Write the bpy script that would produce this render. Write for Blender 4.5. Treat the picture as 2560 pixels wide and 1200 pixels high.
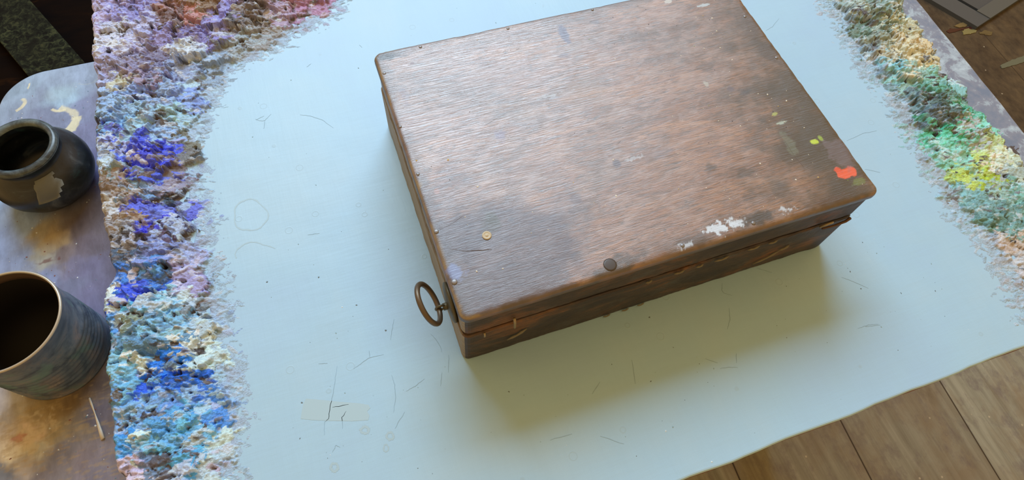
import bpy, bmesh, math, random
import numpy as np
from mathutils import Vector, Matrix

# ------------------------------------------------------------------ camera, world, window light, exposure
S = bpy.context.scene
for o in list(bpy.data.objects): bpy.data.objects.remove(o)
COL = S.collection
F = 1535.913
CR = np.array([[0.9415849, -0.33222169, 0.05519618], [-0.26964949, -0.84190224, -0.46742890], [0.20175981, 0.42524037, -0.88230585]])  # right, down, forward
CAM = np.array([-0.03766419, -0.14642611, 0.50631668])
cd = bpy.data.cameras.new('camera'); cam = bpy.data.objects.new('camera', cd); COL.objects.link(cam)
cd.sensor_width = 36; cd.lens = F / 2560 * 36; cd.clip_start = 0.01; cd.clip_end = 30
M = Matrix.Identity(4)
for i in range(3):
    M[i][0] = CR[0][i]; M[i][1] = -CR[1][i]; M[i][2] = -CR[2][i]; M[i][3] = CAM[i]
cam.matrix_world = M
S.camera = cam
S.view_settings.view_transform = 'Standard'; S.view_settings.look = 'None'
S.view_settings.gamma = 1; S.view_settings.use_curve_mapping = False
S.view_settings.exposure = 0.0
w = bpy.data.worlds.new('world'); S.world = w; w.use_nodes = True
bg = w.node_tree.nodes['Background']; bg.inputs[0].default_value = (0.78, 0.48, 0.185, 1); bg.inputs[1].default_value = 1.0
def window_light(name, c, target, sx, sy, power, color):
    l = bpy.data.lights.new(name, 'AREA'); l.shape = 'RECTANGLE'; l.size = sx; l.size_y = sy
    l.energy = power; l.color = color
    o = bpy.data.objects.new(name, l); COL.objects.link(o)
    o.location = c
    d = Vector(target) - Vector(c)
    o.rotation_euler = d.to_track_quat('-Z', 'Y').to_euler()
    return o
window_light('window_daylight', (0.38, 2.2, 2.22), (0.2, 0.15, 0), 2.3, 1.22, 117, (0.62, 0.82, 1.0))

# ------------------------------------------------------------------ helpers
def lin(c):
    c = np.asarray(c, float) / 255.0
    return np.where(c <= 0.04045, c / 12.92, ((c + 0.055) / 1.055) ** 2.4)
EL = np.array([1.18, 1.10, 1.05])     # strength of the light on open surfaces, to read pigment from observed colour
def alb(r, g, b, k=1.0):
    return tuple(np.clip(lin((r, g, b)) / EL * k, 0.003, 0.9))
def at(u, v, z=0.0):
    d = CR.T @ np.array([(u - 1280) / F, (v - 600) / F, 1.0]); s = (z - CAM[2]) / d[2]
    p = CAM + s * d
    return float(p[0]), float(p[1])
def vnoise(X, Y, s, seed):
    r = np.random.RandomState(seed)
    x = X / s; y = Y / s
    x = x - math.floor(x.min()) ; y = y - math.floor(y.min())
    nx = int(x.max()) + 3; ny = int(y.max()) + 3
    G = r.rand(nx, ny) * 2 - 1
    i = x.astype(int); j = y.astype(int); fx = x - i; fy = y - j
    fx = fx * fx * (3 - 2 * fx); fy = fy * fy * (3 - 2 * fy)
    return (G[i, j] * (1 - fx) + G[i + 1, j] * fx) * (1 - fy) + (G[i, j + 1] * (1 - fx) + G[i + 1, j + 1] * fx) * fy
def fbm(X, Y, s, seed, n=4, g=0.5):
    t = 0; a = 1; z = 0
    for k in range(n):
        t = t + a * vnoise(X, Y, s / 2 ** k, seed + k * 17); z += a; a *= g
    return t / z
def material(name, color=(0.5, 0.5, 0.5), rough=0.5, metal=0.0, spec=0.5, build=None):
    m = bpy.data.materials.new(name); m.use_nodes = True
    nt = m.node_tree; b = nt.nodes['Principled BSDF']
    b.inputs['Base Color'].default_value = (*color, 1); b.inputs['Roughness'].default_value = rough
    b.inputs['Metallic'].default_value = metal; b.inputs['Specular IOR Level'].default_value = spec
    if build: build(nt, b)
    return m
class NB:
    def __init__(s, nt): s.nt = nt; s.tc = None
    def n(s, t, **kw):
        x = s.nt.nodes.new(t)
        for k, v in kw.items(): setattr(x, k, v)
        return x
    def l(s, a, b): s.nt.links.new(a, b)
    def coord(s, scale=(1, 1, 1), rot=(0, 0, 0), loc=(0, 0, 0)):
        if s.tc is None: s.tc = s.n('ShaderNodeTexCoord')
        mp = s.n('ShaderNodeMapping'); mp.inputs['Scale'].default_value = scale; mp.inputs['Rotation'].default_value = rot; mp.inputs['Location'].default_value = loc
        s.l(s.tc.outputs['Object'], mp.inputs[0]); return mp.outputs[0]
    def noise(s, vec, scale, detail=4, rough=0.55, dist=0.0):
        x = s.n('ShaderNodeTexNoise'); s.l(vec, x.inputs['Vector']); x.inputs['Scale'].default_value = scale
        x.inputs['Detail'].default_value = detail; x.inputs['Roughness'].default_value = rough; x.inputs['Distortion'].default_value = dist
        return x.outputs[0]
    def ramp(s, fac, stops, mode='LINEAR'):
        x = s.n('ShaderNodeValToRGB'); x.color_ramp.interpolation = mode
        e = x.color_ramp.elements
        while len(e) < len(stops): e.new(0.5)
        for k, (p, c) in enumerate(stops):
            e[k].position = p; e[k].color = (*c, 1) if hasattr(c, '__len__') else (c, c, c, 1)
        s.l(fac, x.inputs[0]); return x.outputs[0]
    def mix(s, fac, a, b, mode='MIX'):
        x = s.n('ShaderNodeMix', data_type='RGBA', blend_type=mode)
        for sock, v in ((x.inputs[0], fac), (x.inputs[6], a), (x.inputs[7], b)):
            if isinstance(v, (int, float)): sock.default_value = v
            elif isinstance(v, (tuple, list)): sock.default_value = (*v[:3], 1)
            else: s.l(v, sock)
        return x.outputs[2]
    def math(s, op, a, b=None, clamp=False):
        x = s.n('ShaderNodeMath', operation=op); x.use_clamp = clamp
        for k, v in enumerate((a, b)):
            if v is None: continue
            if isinstance(v, (int, float)): x.inputs[k].default_value = v
            else: s.l(v, x.inputs[k])
        return x.outputs[0]
    def bump(s, b, h, strength, dist, prev=None):
        x = s.n('ShaderNodeBump'); x.inputs['Strength'].default_value = strength; x.inputs['Distance'].default_value = dist
        s.l(h, x.inputs['Height'])
        if prev is not None: s.l(prev, x.inputs['Normal'])
        s.l(x.outputs[0], b.inputs['Normal']); return x.outputs[0]
def tag(o, label=None, cat=None, group=None, kind=None):
    if label: o['label'] = label
    if cat: o['category'] = cat
    if group: o['group'] = group
    if kind: o['kind'] = kind
    return o
def empty(name, loc, rz=0):
    o = bpy.data.objects.new(name, None); COL.objects.link(o); o.location = loc; o.rotation_euler = (0, 0, rz)
    o.empty_display_size = 0.05; return o
def link(name, me, mat, parent=None, loc=None, smooth=False):
    me.name = name
    o = bpy.data.objects.new(name, me); COL.objects.link(o)
    if mat is not None: me.materials.append(mat)
    if parent is not None: o.parent = parent
    if loc is not None: o.location = loc
    if smooth: me.polygons.foreach_set('use_smooth', [True] * len(me.polygons))
    return o
def from_bm(name, bm, mat, parent=None, loc=None, smooth=False):
    bmesh.ops.recalc_face_normals(bm, faces=bm.faces[:])
    me = bpy.data.meshes.new(name); bm.to_mesh(me); bm.free()
    return link(name, me, mat, parent, loc, smooth)
def box_bm(bm, x0, x1, y0, y1, z0, z1, bev=0.0, seg=2):
    v = [bm.verts.new((x, y, z)) for z in (z0, z1) for y in (y0, y1) for x in (x0, x1)]
    fs = [(0, 2, 3, 1), (4, 5, 7, 6), (0, 1, 5, 4), (2, 6, 7, 3), (0, 4, 6, 2), (1, 3, 7, 5)]
    F_ = [bm.faces.new([v[i] for i in f]) for f in fs]
    if bev > 0:
        ed = list({e for f in F_ for e in f.edges})
        bmesh.ops.bevel(bm, geom=ed, offset=bev, segments=seg, profile=0.5, affect='EDGES')
def tube_bm(bm, pts, r, n=10, closed=False, flat=1.0):
    P = [Vector(p) for p in pts]; m = len(P); rings = []
    up = None
    for i in range(m):
        a = P[(i - 1) % m] if (closed or i > 0) else P[i]; b = P[(i + 1) % m] if (closed or i < m - 1) else P[i]
        t = (b - a).normalized()
        if up is None: up = t.orthogonal().normalized()
        up = (up - t * up.dot(t)).normalized(); s = t.cross(up)
        rr = r[i] if hasattr(r, '__len__') else r
        rings.append([bm.verts.new(P[i] + up * rr * math.cos(2 * math.pi * k / n) + s * rr * flat * math.sin(2 * math.pi * k / n)) for k in range(n)])
    for i in range(m if closed else m - 1):
        A = rings[i]; B = rings[(i + 1) % m]
        for k in range(n): bm.faces.new((A[k], A[(k + 1) % n], B[(k + 1) % n], B[k]))
    if not closed: bm.faces.new(rings[0][::-1]); bm.faces.new(rings[-1])
def lathe(name, prof, mat, parent=None, loc=None, n=96, wob=0.0, seed=0):
    bm = bmesh.new(); rings = []
    rnd = random.Random(seed); ph = [rnd.uniform(0, 6.28) for _ in range(3)]
    for (r, z) in prof:
        if r < 1e-6: rings.append([bm.verts.new((0, 0, z))]); continue
        ring = []
        for k in range(n):
            a = 2 * math.pi * k / n
            q = r * (1 + wob * (math.sin(2 * a + ph[0]) + 0.5 * math.sin(3 * a + ph[1] + z * 30)))
            ring.append(bm.verts.new((q * math.cos(a), q * math.sin(a), z)))
        rings.append(ring)
    for A, B in zip(rings, rings[1:]):
        if len(A) == 1 and len(B) == 1: continue
        for k in range(n):
            k2 = (k + 1) % n
            if len(A) == 1: bm.faces.new((A[0], B[k], B[k2]))
            elif len(B) == 1: bm.faces.new((A[k], A[k2], B[0]))
            else: bm.faces.new((A[k], A[k2], B[k2], B[k]))
    return from_bm(name, bm, mat, parent, loc, True)
def grid_mesh(name, X, Y, Z, rgba, keep, mat, parent, attr='Col'):
    nx, ny = X.shape
    idx = np.arange(nx * ny).reshape(nx, ny)
    q = np.stack([idx[:-1, :-1], idx[1:, :-1], idx[1:, 1:], idx[:-1, 1:]], -1)
    if keep is not None:
        km = keep[:-1, :-1] | keep[1:, :-1] | keep[1:, 1:] | keep[:-1, 1:]
        q = q[km]
    q = q.reshape(-1, 4)
    used = np.zeros(nx * ny, bool); used[q.ravel()] = True
    remap = np.cumsum(used) - 1
    co = np.stack([X.ravel(), Y.ravel(), Z.ravel()], -1)[used]
    q = remap[q]
    me = bpy.data.meshes.new(name)
    me.vertices.add(len(co)); me.vertices.foreach_set('co', co.astype(np.float32).ravel())
    me.loops.add(q.size); me.loops.foreach_set('vertex_index', q.astype(np.int32).ravel())
    me.polygons.add(len(q)); me.polygons.foreach_set('loop_start', np.arange(0, q.size, 4, dtype=np.int32))
    me.update(calc_edges=True)
    if rgba is not None:
        a = me.color_attributes.new(attr, 'FLOAT_COLOR', 'POINT')
        a.data.foreach_set('color', rgba.reshape(-1, 4)[used].astype(np.float32).ravel())
    me.polygons.foreach_set('use_smooth', np.ones(len(q), bool))
    return link(name, me, mat, parent)
def poly_sdist(X, Y, poly):
    """signed distance, positive inside the polygon"""
    d = np.full(X.shape, 1e9); ins = np.zeros(X.shape, bool); n = len(poly)
    for k in range(n):
        x0, y0 = poly[k]; x1, y1 = poly[(k + 1) % n]
        ex, ey = x1 - x0, y1 - y0
        t = np.clip(((X - x0) * ex + (Y - y0) * ey) / (ex * ex + ey * ey), 0, 1)
        d = np.minimum(d, np.hypot(X - x0 - t * ex, Y - y0 - t * ey))
        c = ((y0 > Y) != (y1 > Y))
        with np.errstate(divide='ignore', invalid='ignore'):
            xi = x0 + (Y - y0) / (ey if ey != 0 else 1e-12) * ex
        ins ^= c & (X < xi)
    return np.where(ins, d, -d)

# ------------------------------------------------------------------ dimensions (metres; z = 0 is the top of the painting table)
BH = 0.0972; BL = 0.36; BW = 0.2651         # wooden box
SHELF = -0.03; FLOOR = -0.75

# ------------------------------------------------------------------ floor
def floor_nodes(nt, b):
    N = NB(nt)
    v = N.coord(rot=(0, 0, math.radians(3.2)))
    sep = N.n('ShaderNodeSeparateXYZ'); N.l(v, sep.inputs[0])
    px = N.math('MULTIPLY', N.math('ADD', sep.outputs[0], 0.005), 1 / 0.256)
    fr = N.math('FRACT', px); idn = N.math('FLOOR', px)
    seam = N.ramp(fr, [(0.0, 1), (0.005, 1), (0.012, 0), (0.994, 0), (1.0, 1)])
    wn = N.n('ShaderNodeTexWhiteNoise', noise_dimensions='1D'); N.l(idn, wn.inputs['W'])
    grain = N.noise(N.coord(scale=(60, 3.0, 60), rot=(0, 0, math.radians(3.2))), 1.0, 6, 0.65, 0.6)
    blot = N.noise(N.coord(scale=(9, 5, 9)), 1.0, 6, 0.65, 0.5)
    blot2 = N.noise(N.coord(scale=(22, 14, 22), loc=(3, 1, 0)), 1.0, 5, 0.7)
    c = N.ramp(grain, [(0.3, (0.17, 0.165, 0.13)), (0.5, (0.25, 0.25, 0.20)), (0.72, (0.32, 0.32, 0.26))])
    c = N.mix(N.ramp(blot, [(0.46, 0), (0.66, 0.5)]), c, (0.18, 0.12, 0.065))
    c = N.mix(N.ramp(blot2, [(0.5, 0), (0.68, 0.8)]), c, (0.13, 0.11, 0.115))
    c = N.mix(N.math('MULTIPLY', wn.outputs[0], 0.35), c, (0.13, 0.10, 0.065))
    dk = N.math('ADD', sep.outputs[1], N.math('MULTIPLY', N.math('SUBTRACT', blot, 0.5), 0.9))  # darker pigment over the far floor stands in for shade; mottles are stains
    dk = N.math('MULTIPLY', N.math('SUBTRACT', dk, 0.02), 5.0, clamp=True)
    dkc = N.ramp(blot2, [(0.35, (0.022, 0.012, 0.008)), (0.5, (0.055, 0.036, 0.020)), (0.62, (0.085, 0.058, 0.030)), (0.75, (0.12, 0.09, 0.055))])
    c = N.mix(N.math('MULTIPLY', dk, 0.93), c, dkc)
    c = N.mix(seam, c, (0.03, 0.02, 0.012))
    sp = N.n('ShaderNodeTexVoronoi'); N.l(N.coord(scale=(22, 22, 22)), sp.inputs['Vector']); sp.inputs['Scale'].default_value = 1
    c = N.mix(N.ramp(sp.outputs['Distance'], [(0.03, 0.7), (0.06, 0)]), c, alb(190, 175, 150))
    N.l(c, b.inputs['Base Color'])
    N.bump(b, N.math('SUBTRACT', grain, seam), 0.25, 0.003)
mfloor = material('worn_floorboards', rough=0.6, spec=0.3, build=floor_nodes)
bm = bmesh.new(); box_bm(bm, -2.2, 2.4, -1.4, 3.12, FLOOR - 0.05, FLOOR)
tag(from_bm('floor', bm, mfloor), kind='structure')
# back wall of the studio with its high window (behind the camera's view)
mwall = material('old_cream_plaster', (0.42, 0.36, 0.27), 0.85, 0, 0.2)
bm = bmesh.new()
for (x0, x1, z0, z1) in ((-2.2, -0.85, FLOOR, 3.6), (1.60, 2.4, FLOOR, 3.6), (-0.85, 1.60, FLOOR, 1.75), (-0.85, 1.60, 3.1, 3.6)):
    box_bm(bm, x0, x1, 3.0, 3.12, z0, z1)
tag(from_bm('wall_back', bm, mwall), kind='structure')
bm = bmesh.new(); mwf = material('white_window_paint', (0.6, 0.6, 0.56), 0.5)
for (x0, x1, z0, z1) in ((-0.85, -0.79, 1.75, 3.1), (1.54, 1.60, 1.75, 3.1), (-0.79, 1.54, 1.75, 1.81), (-0.79, 1.54, 3.04, 3.1), (0.36, 0.40, 1.81, 3.04), (-0.79, 0.36, 2.40, 2.44), (0.40, 1.54, 2.40, 2.44)):
    box_bm(bm, x0, x1, 3.02, 3.09, z0, z1, 0.004)
tag(from_bm('window_1', bm, mwf), kind='structure')

# ------------------------------------------------------------------ painting table
table = empty('painting_table', (0, 0, FLOOR))
tag(table, 'pale blue-grey painted table top edged with thick crusts of dried oil paint', 'table')
TZ = -FLOOR            # local z of the table surface
XL = -0.2635
def xr(y): return 0.6535 + 0.069 * y
def table_nodes(nt, b):
    N = NB(nt)
    v = N.coord()
    big = N.noise(N.coord(scale=(7, 7, 7)), 1.0, 4, 0.6, 0.3)
    c = N.ramp(big, [(0.3, (0.33, 0.525, 0.74)), (0.5, (0.34, 0.55, 0.735)), (0.7, (0.365, 0.56, 0.72))])
    brush = N.noise(N.coord(scale=(240, 26, 50), rot=(0, 0, math.radians(8))), 1.0, 3, 0.6)
    brush2 = N.noise(N.coord(scale=(30, 220, 50), rot=(0, 0, math.radians(-10)), loc=(2, 0, 0)), 1.0, 3, 0.6)
    c = N.mix(N.ramp(brush, [(0.35, 0.16), (0.6, 0)]), c, (0.32, 0.51, 0.68))
    # old paint spots: small rings and specks
    vo = N.n('ShaderNodeTexVoronoi'); N.l(N.coord(scale=(46, 46, 46)), vo.inputs['Vector']); vo.inputs['Scale'].default_value = 1
    ring = N.ramp(vo.outputs['Distance'], [(0.0, 0), (0.12, 0), (0.15, 0.35), (0.18, 0), (1, 0)])
    sepc = N.n('ShaderNodeSeparateColor'); N.l(vo.outputs['Color'], sepc.inputs[0])
    ring = N.math('MULTIPLY', ring, N.math('GREATER_THAN', sepc.outputs[0], 0.72))
    c = N.mix(ring, c, (0.30, 0.44, 0.52))
    # the bare violet-grey rim along the right edge
    sep = N.n('ShaderNodeSeparateXYZ'); N.l(v, sep.inputs[0])
    d = N.math('SUBTRACT', sep.outputs[0], N.math('MULTIPLY', sep.outputs[1], 0.069))
    wv = N.noise(N.coord(scale=(40, 40, 40)), 1.0, 5, 0.65)
    d = N.math('ADD', d, N.math('MULTIPLY', N.math('SUBTRACT', wv, 0.5), 0.012))
    rim = N.math('MULTIPLY', N.math('SUBTRACT', d, 0.585), 120.0, clamp=True)
    mott = N.noise(N.coord(scale=(38, 38, 38), loc=(5, 2, 0)), 1.0, 5, 0.7, 0.4)
    rc = N.ramp(mott, [(0.36, alb(116, 128, 150)), (0.50, alb(136, 140, 156)), (0.54, alb(158, 170, 184)), (0.66, alb(182, 196, 208))])
    c = N.mix(rim, c, rc)
    # worn dark edge under the paint, on the sides
    side = N.math('LESS_THAN', sep.outputs[2], TZ - 0.0022)
    c = N.mix(side, c, alb(120, 70, 62))
    N.l(c, b.inputs['Base Color'])
    b.inputs['Roughness'].default_value = 0.42
    wave = N.noise(N.coord(scale=(12, 12, 12)), 1.0, 2, 0.5)
    pr = N.bump(b, wave, 0.25, 0.006)
    N.bump(b, N.math('ADD', N.math('ADD', brush, brush2), N.math('MULTIPLY', ring, 2.0)), 0.16, 0.0008, pr)
mtable = material('pale_blue_table_paint', rough=0.42, spec=0.35, build=table_nodes)
bm = bmesh.new()
out = []
rnd = random.Random(4)
n = 70
for k in range(n + 1):
    x = XL + (xr(-0.145) - 0.02 - XL) * k / n
    out.append((x, -0.1452 + 0.0006 * math.sin(x * 60) + rnd.uniform(-0.00035, 0.00035)))
cx, cy = xr(-0.145) - 0.02, -0.125
for k in range(1, 8):
    a = -math.pi / 2 + math.pi / 2 * k / 8; out.append((cx + 0.02 * math.cos(a), cy + 0.02 * math.sin(a)))
for k in range(41):
    y = -0.12 + 0.77 * k / 40; out.append((xr(y) + rnd.uniform(-0.0006, 0.0006), y))
out.append((XL, 0.65))
vs = [bm.verts.new((x, y, TZ)) for x, y in out]
f = bm.faces.new(vs); r = bmesh.ops.extrude_face_region(bm, geom=[f])
bmesh.ops.translate(bm, vec=(0, 0, -0.026), verts=[e for e in r['geom'] if isinstance(e, bmesh.types.BMVert)])
tt = from_bm('table_top', bm, mtable, table)
bv = tt.modifiers.new('bevel', 'BEVEL'); bv.width = 0.0022; bv.segments = 3; bv.limit_method = 'ANGLE'; bv.angle_limit = math.radians(50)
mleg = material('dark_leg_wood', alb(70, 48, 34), 0.6)
for (x, y) in ((-0.2, -0.08), (0.57, -0.08), (-0.2, 0.58), (0.6, 0.58)):
    bm = bmesh.new(); box_bm(bm, x - 0.025, x + 0.025, y - 0.025, y + 0.025, 0, TZ - 0.026, 0.003)
    from_bm('leg', bm, mleg, table)

# ---- thick crusts of dried paint
def crust_nodes(nt, b):
    N = NB(nt)
    a = N.n('ShaderNodeVertexColor', layer_name='Col')
    fine = N.noise(N.coord(scale=(700, 900, 700)), 1.0, 3, 0.6, 0.5)
    c = N.mix(N.ramp(fine, [(0.38, 0.22), (0.6, 0)]), a.outputs[0], (0.16, 0.12, 0.11), 'MULTIPLY')
    N.l(a.outputs[0], b.inputs['Base Color'])
    N.l(c, b.inputs['Base Color'])
    N.bump(b, fine, 0.8, 0.0011)
mcrust = material('dried_oil_paint', rough=0.42, spec=0.5, build=crust_nodes)
BROWN = [alb(112, 102, 98), alb(88, 80, 82), alb(130, 124, 122), alb(68, 66, 74), alb(122, 126, 132)]
def color_field(pts, tint=(0.90, 1.0, 1.26)):
    P = np.array([at(u, v, 0.008) for u, v, _ in pts]); C = np.clip(np.array([alb(*c, 1.25) for _, _, c in pts]) * np.array(tint), 0.01, 0.9)
    def f(x, y, r=None):
        d = (P[:, 0] - x) ** 2 + (P[:, 1] - y) ** 2
        k = d.argmin() if r is None else np.argsort(d)[0 if r < 0.8 else 1]
        return C[k]
    return f
def make_crust(name, x0, x1, y0, y1, step, poly, hmax, edge, cf, nd, seed, fringe, fringe_col, drop=None, white=(0.76, 0.87, 1.0), pshift=0.004, env_fn=None, fr_fn=None, label=None, ang0=0.15, hole=0.12):
    rs = np.random.RandomState(seed)
    xs = np.arange(x0, x1, step); ys = np.arange(y0, y1, step)
    X, Y = np.meshgrid(xs, ys, indexing='ij')
    WX = X + 0.004 * fbm(X, Y, 0.012, seed + 1); WY = Y + 0.004 * fbm(X, Y, 0.012, seed + 2)
    sd = poly_sdist(WX, WY, poly)
    env = np.clip(sd / edge, 0, 1) ** 0.75
    if env_fn is not None: env = env * env_fn(X, Y)
    env = env * (0.62 + 0.38 * fbm(X, Y, 0.035, seed + 3, 2)) 
    fr = np.clip((sd + fringe) / fringe, 0, 1)
    if fr_fn is not None: fr = np.clip((sd + fringe * fr_fn(X, Y)) / (fringe * fr_fn(X, Y)), 0, 1)
    h = -0.0012 + 0.0 * X + env * hmax * 0.55
    fn1 = fbm(X, Y, 0.010, seed + 31, 4, 0.6); fn2 = fbm(X, Y, 0.003, seed + 32, 3)
    h = np.where(sd > 0, h, -0.0005 + 0.0009 * fr + (0.0002 + 0.0006 * fr) * (fn1 + 0.4 * fn2))
    TB = np.array((0.34, 0.545, 0.735)); colr = np.empty(X.shape + (3,)); colr[:] = TB
    fcA = np.array(fringe_col(0.0, 0.1))
    t_ = (fr ** 1.2)[..., None] * np.clip(0.55 + 1.2 * fn1, 0.1, 1)[..., None]
    colr = colr * (1 - t_) + fcA * t_
    tb_ = (np.clip(fr - 0.35, 0, 1) * np.clip(fn1 * 2.2 - 0.2, 0, 1) * 1.3).clip(0, 0.7)[..., None]
    colr = colr * (1 - tb_) + np.array(alb(146, 150, 162)) * tb_
    colr[sd > 0] = np.array(BROWN[0])
    jit = fbm(X, Y, 0.004, seed + 5, 3)
    jit2 = fbm(X, Y, 0.0016, seed + 6, 2)
    def stamp(cx, cy, a, b, th, base, tx, ty, dome, c, neg=False, sharp=2.5, jk=0.5):
        R = max(a, b) * 1.5
        i0 = max(0, int((cx - R - x0) / step)); i1 = min(len(xs), int((cx + R - x0) / step) + 2)
        j0 = max(0, int((cy - R - y0) / step)); j1 = min(len(ys), int((cy + R - y0) / step) + 2)
        if i1 - i0 < 2 or j1 - j0 < 2: return
        dx = X[i0:i1, j0:j1] - cx; dy = Y[i0:i1, j0:j1] - cy
        u = (dx * math.cos(th) + dy * math.sin(th)) / a; v = (-dx * math.sin(th) + dy * math.cos(th)) / b
        rr = np.sqrt(u * u + v * v) + jk * jit[i0:i1, j0:j1] + 0.18 * jit2[i0:i1, j0:j1]
        ff = 1 - rr
        H = h[i0:i1, j0:j1]; C = colr[i0:i1, j0:j1]
        if neg:
            m = ff > 0
            nz = H - base * np.clip(ff * 2.2, 0, 1)
            H[m] = nz[m]; mm = ff > 0.18; C[mm] = c
            return
        z = base + tx * u + ty * v + dome * np.sqrt(np.clip(ff, 0, 1)) + 0.0006 * jit2[i0:i1, j0:j1]
        m = (ff > 0) & (z > H)
        # rounded lip where the daub ends
        z = z - np.clip(0.16 - ff, 0, 1) * 0.006
        m &= z > H
        H[m] = z[m]
        cc = np.array(c) * (1 + 0.10 * jit2[i0:i1, j0:j1][..., None])
        C[m] = cc[m]
    def deposit(cx, cy, a, b, th, t_, c, op):
        R = max(a, b) * 1.5
        i0 = max(0, int((cx - R - x0) / step)); i1 = min(len(xs), int((cx + R - x0) / step) + 2)
        j0 = max(0, int((cy - R - y0) / step)); j1 = min(len(ys), int((cy + R - y0) / step) + 2)
        if i1 - i0 < 2 or j1 - j0 < 2: return
        dx = X[i0:i1, j0:j1] - cx; dy = Y[i0:i1, j0:j1] - cy
        u = (dx * math.cos(th) + dy * math.sin(th)) / a; v = (-dx * math.sin(th) + dy * math.cos(th)) / b
        ff = 1 - np.sqrt(u * u + v * v) - 0.5 * jit[i0:i1, j0:j1] - 0.15 * jit2[i0:i1, j0:j1]
        H = h[i0:i1, j0:j1]; C = colr[i0:i1, j0:j1]; m = ff > 0
        H[m] += t_ * np.clip(ff[m] * 3.0, 0, 1) ** 0.6 * (0.75 + 0.5 * np.clip(v[m], -0.6, 0.6))
        o_ = op * np.clip(ff[m] * 6, 0, 1)[:, None]
        C[m] = C[m] * (1 - o_) + np.array(c) * o_
    # wet-in-wet fringe that thins out on the table
    def sample_sd(x, y):
        i = int((x - x0) / step); j = int((y - y0) / step)
        if 0 <= i < len(xs) and 0 <= j < len(ys): return sd[i, j], env[i, j], i, j
        return -1, 0, 0, 0
    # big masses first, then medium slabs, then crumbs that ride on what is already there
    n1, n2 = int(nd * 0.065), int(nd * 0.17)
    sizes = np.concatenate([rs.uniform(0.009, 0.020, n1), rs.uniform(0.0045, 0.010, n2), rs.uniform(0.0012, 0.0042, nd - n1 - n2)])
    for q, a in enumerate(sizes):
        x = rs.uniform(x0, x1); y = rs.uniform(y0, y1)
        s, e, i, j = sample_sd(x, y)
        if s < -fringe: continue
        th = rs.normal(ang0, 0.5); asp = rs.uniform(0.35, 0.8)
        r = rs.rand()
        if s < 0:
            p = fr[i, j]
            if p <= 0: continue
            if rs.rand() > p ** 1.3: continue
            a = min(a, 0.006) * rs.uniform(0.5, 1.2)
            fc = colr[i, j]
            c = fc * rs.uniform(0.9, 1.1)
            if r < 0.10: c = fc * 0.5 + np.array(white) * 0.45
            elif r < 0.10 + 0.06 * p: c = fc * 0.6 + np.array(BROWN[rs.randint(5)]) * 0.4
            elif r < 0.22 + 0.25 * p: c = np.array(cf(x, y)) * 0.4 + fc * 0.6
            deposit(x, y, a, a * asp * 0.7, th, 0.0001 + 0.0012 * p * rs.rand(), np.clip(c, 0.01, 0.9), 0.7)
            continue
        k = min(1.0, 0.25 + e)
        if q < n1 + n2:
            c = np.array(cf(x + rs.normal(0, pshift), y + rs.normal(0, pshift), rs.rand())) * rs.uniform(0.85, 1.15)
            if r < 0.07: c = c * 0.45 + np.array(white) * 0.5
            elif r < 0.12: c = np.array(BROWN[rs.randint(5)]) * rs.uniform(0.7, 1.3)
            base = e * hmax * rs.uniform(0.35, 1.0) if a > 0.009 else h[i, j] * 0.5 + 0.5 * e * hmax * rs.uniform(0.4, 1.1)
            tilt = 0.0024 * k * (a / 0.008) ** 0.6
            stamp(x, y, a, a * asp, th, base, rs.normal(0, tilt * 0.7), rs.normal(0, tilt), rs.uniform(0.0004, 0.0026) * k, np.clip(c, 0.01, 0.88))
            if rs.rand() < hole * 1.6 * k:
                stamp(x + rs.normal(0, a), y + rs.normal(0, a), rs.uniform(0.0015, 0.005), rs.uniform(0.001, 0.0025), rs.uniform(0, 3.14), rs.uniform(0.002, 0.008) * k, 0, 0, 0, np.array(BROWN[rs.randint(4)]) * 0.75, neg=True)
        else:
            here = colr[i, j]; loc = np.array(cf(x + rs.normal(0, pshift * 0.6), y + rs.normal(0, pshift * 0.6)))
            if r < 0.42: c = here * rs.uniform(0.85, 1.15)
            elif r < 0.82: c = loc * rs.uniform(0.8, 1.2)
            elif r < 0.91: c = loc * 0.5 + np.array(white) * 0.45
            elif r < 0.965: c = loc * rs.uniform(0.4, 0.65)
            else: c = np.array(BROWN[rs.randint(5)]) * rs.uniform(0.7, 1.3)
            deposit(x, y, a * 1.15, a * asp * 0.6, th, rs.uniform(0.0002, 0.0016) * k * (a / 0.003) ** 0.5, np.clip(c, 0.01, 0.88), 0.8)
    # wrinkles pulled by the knife, on what stands proud
    amp = np.clip(env * 1.3, 0.0, 1) 
    AX = X * math.cos(ang0) + Y * math.sin(ang0); AY = -X * math.sin(ang0) + Y * math.cos(ang0)
    W2 = AY + 0.0035 * fbm(X, Y, 0.009, seed + 8, 3)
    rid = 1 - np.abs(fbm(AX * 0.38, W2, 0.0023, seed + 9, 3)) * 2.4
    rid2 = fbm(X, Y, 0.0030, seed + 10, 3)
    h = h + amp * (0.0016 * rid + 0.0016 * rid2) * (0.4 + 0.6 * np.clip(fbm(X, Y, 0.02, seed + 12, 2) + 0.5, 0, 1)) 
    fm = (fr > 0) & (sd <= 0)
    h = h + np.where(fm, 0.0004 * fr * rid2, 0)
    # one light smoothing pass
    hs = h.copy()
    hs[1:-1, 1:-1] = 0.5 * h[1:-1, 1:-1] + 0.125 * (h[2:, 1:-1] + h[:-2, 1:-1] + h[1:-1, 2:] + h[1:-1, :-2])
    h = hs
    Z = h
    PX = X + amp * 0.0011 * fbm(X, Y, 0.005, seed + 20, 3); PY = Y + amp * 0.0011 * fbm(X, Y, 0.005, seed + 21, 3)
    keep = h > 0.0
    if drop is not None:
        keep, Z, PX, PY = drop(X, Y, h, PX, PY, keep)
    rgba = np.ones(X.shape + (4,)); rgba[..., :3] = np.clip(colr, 0.006, 0.9)
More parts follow.
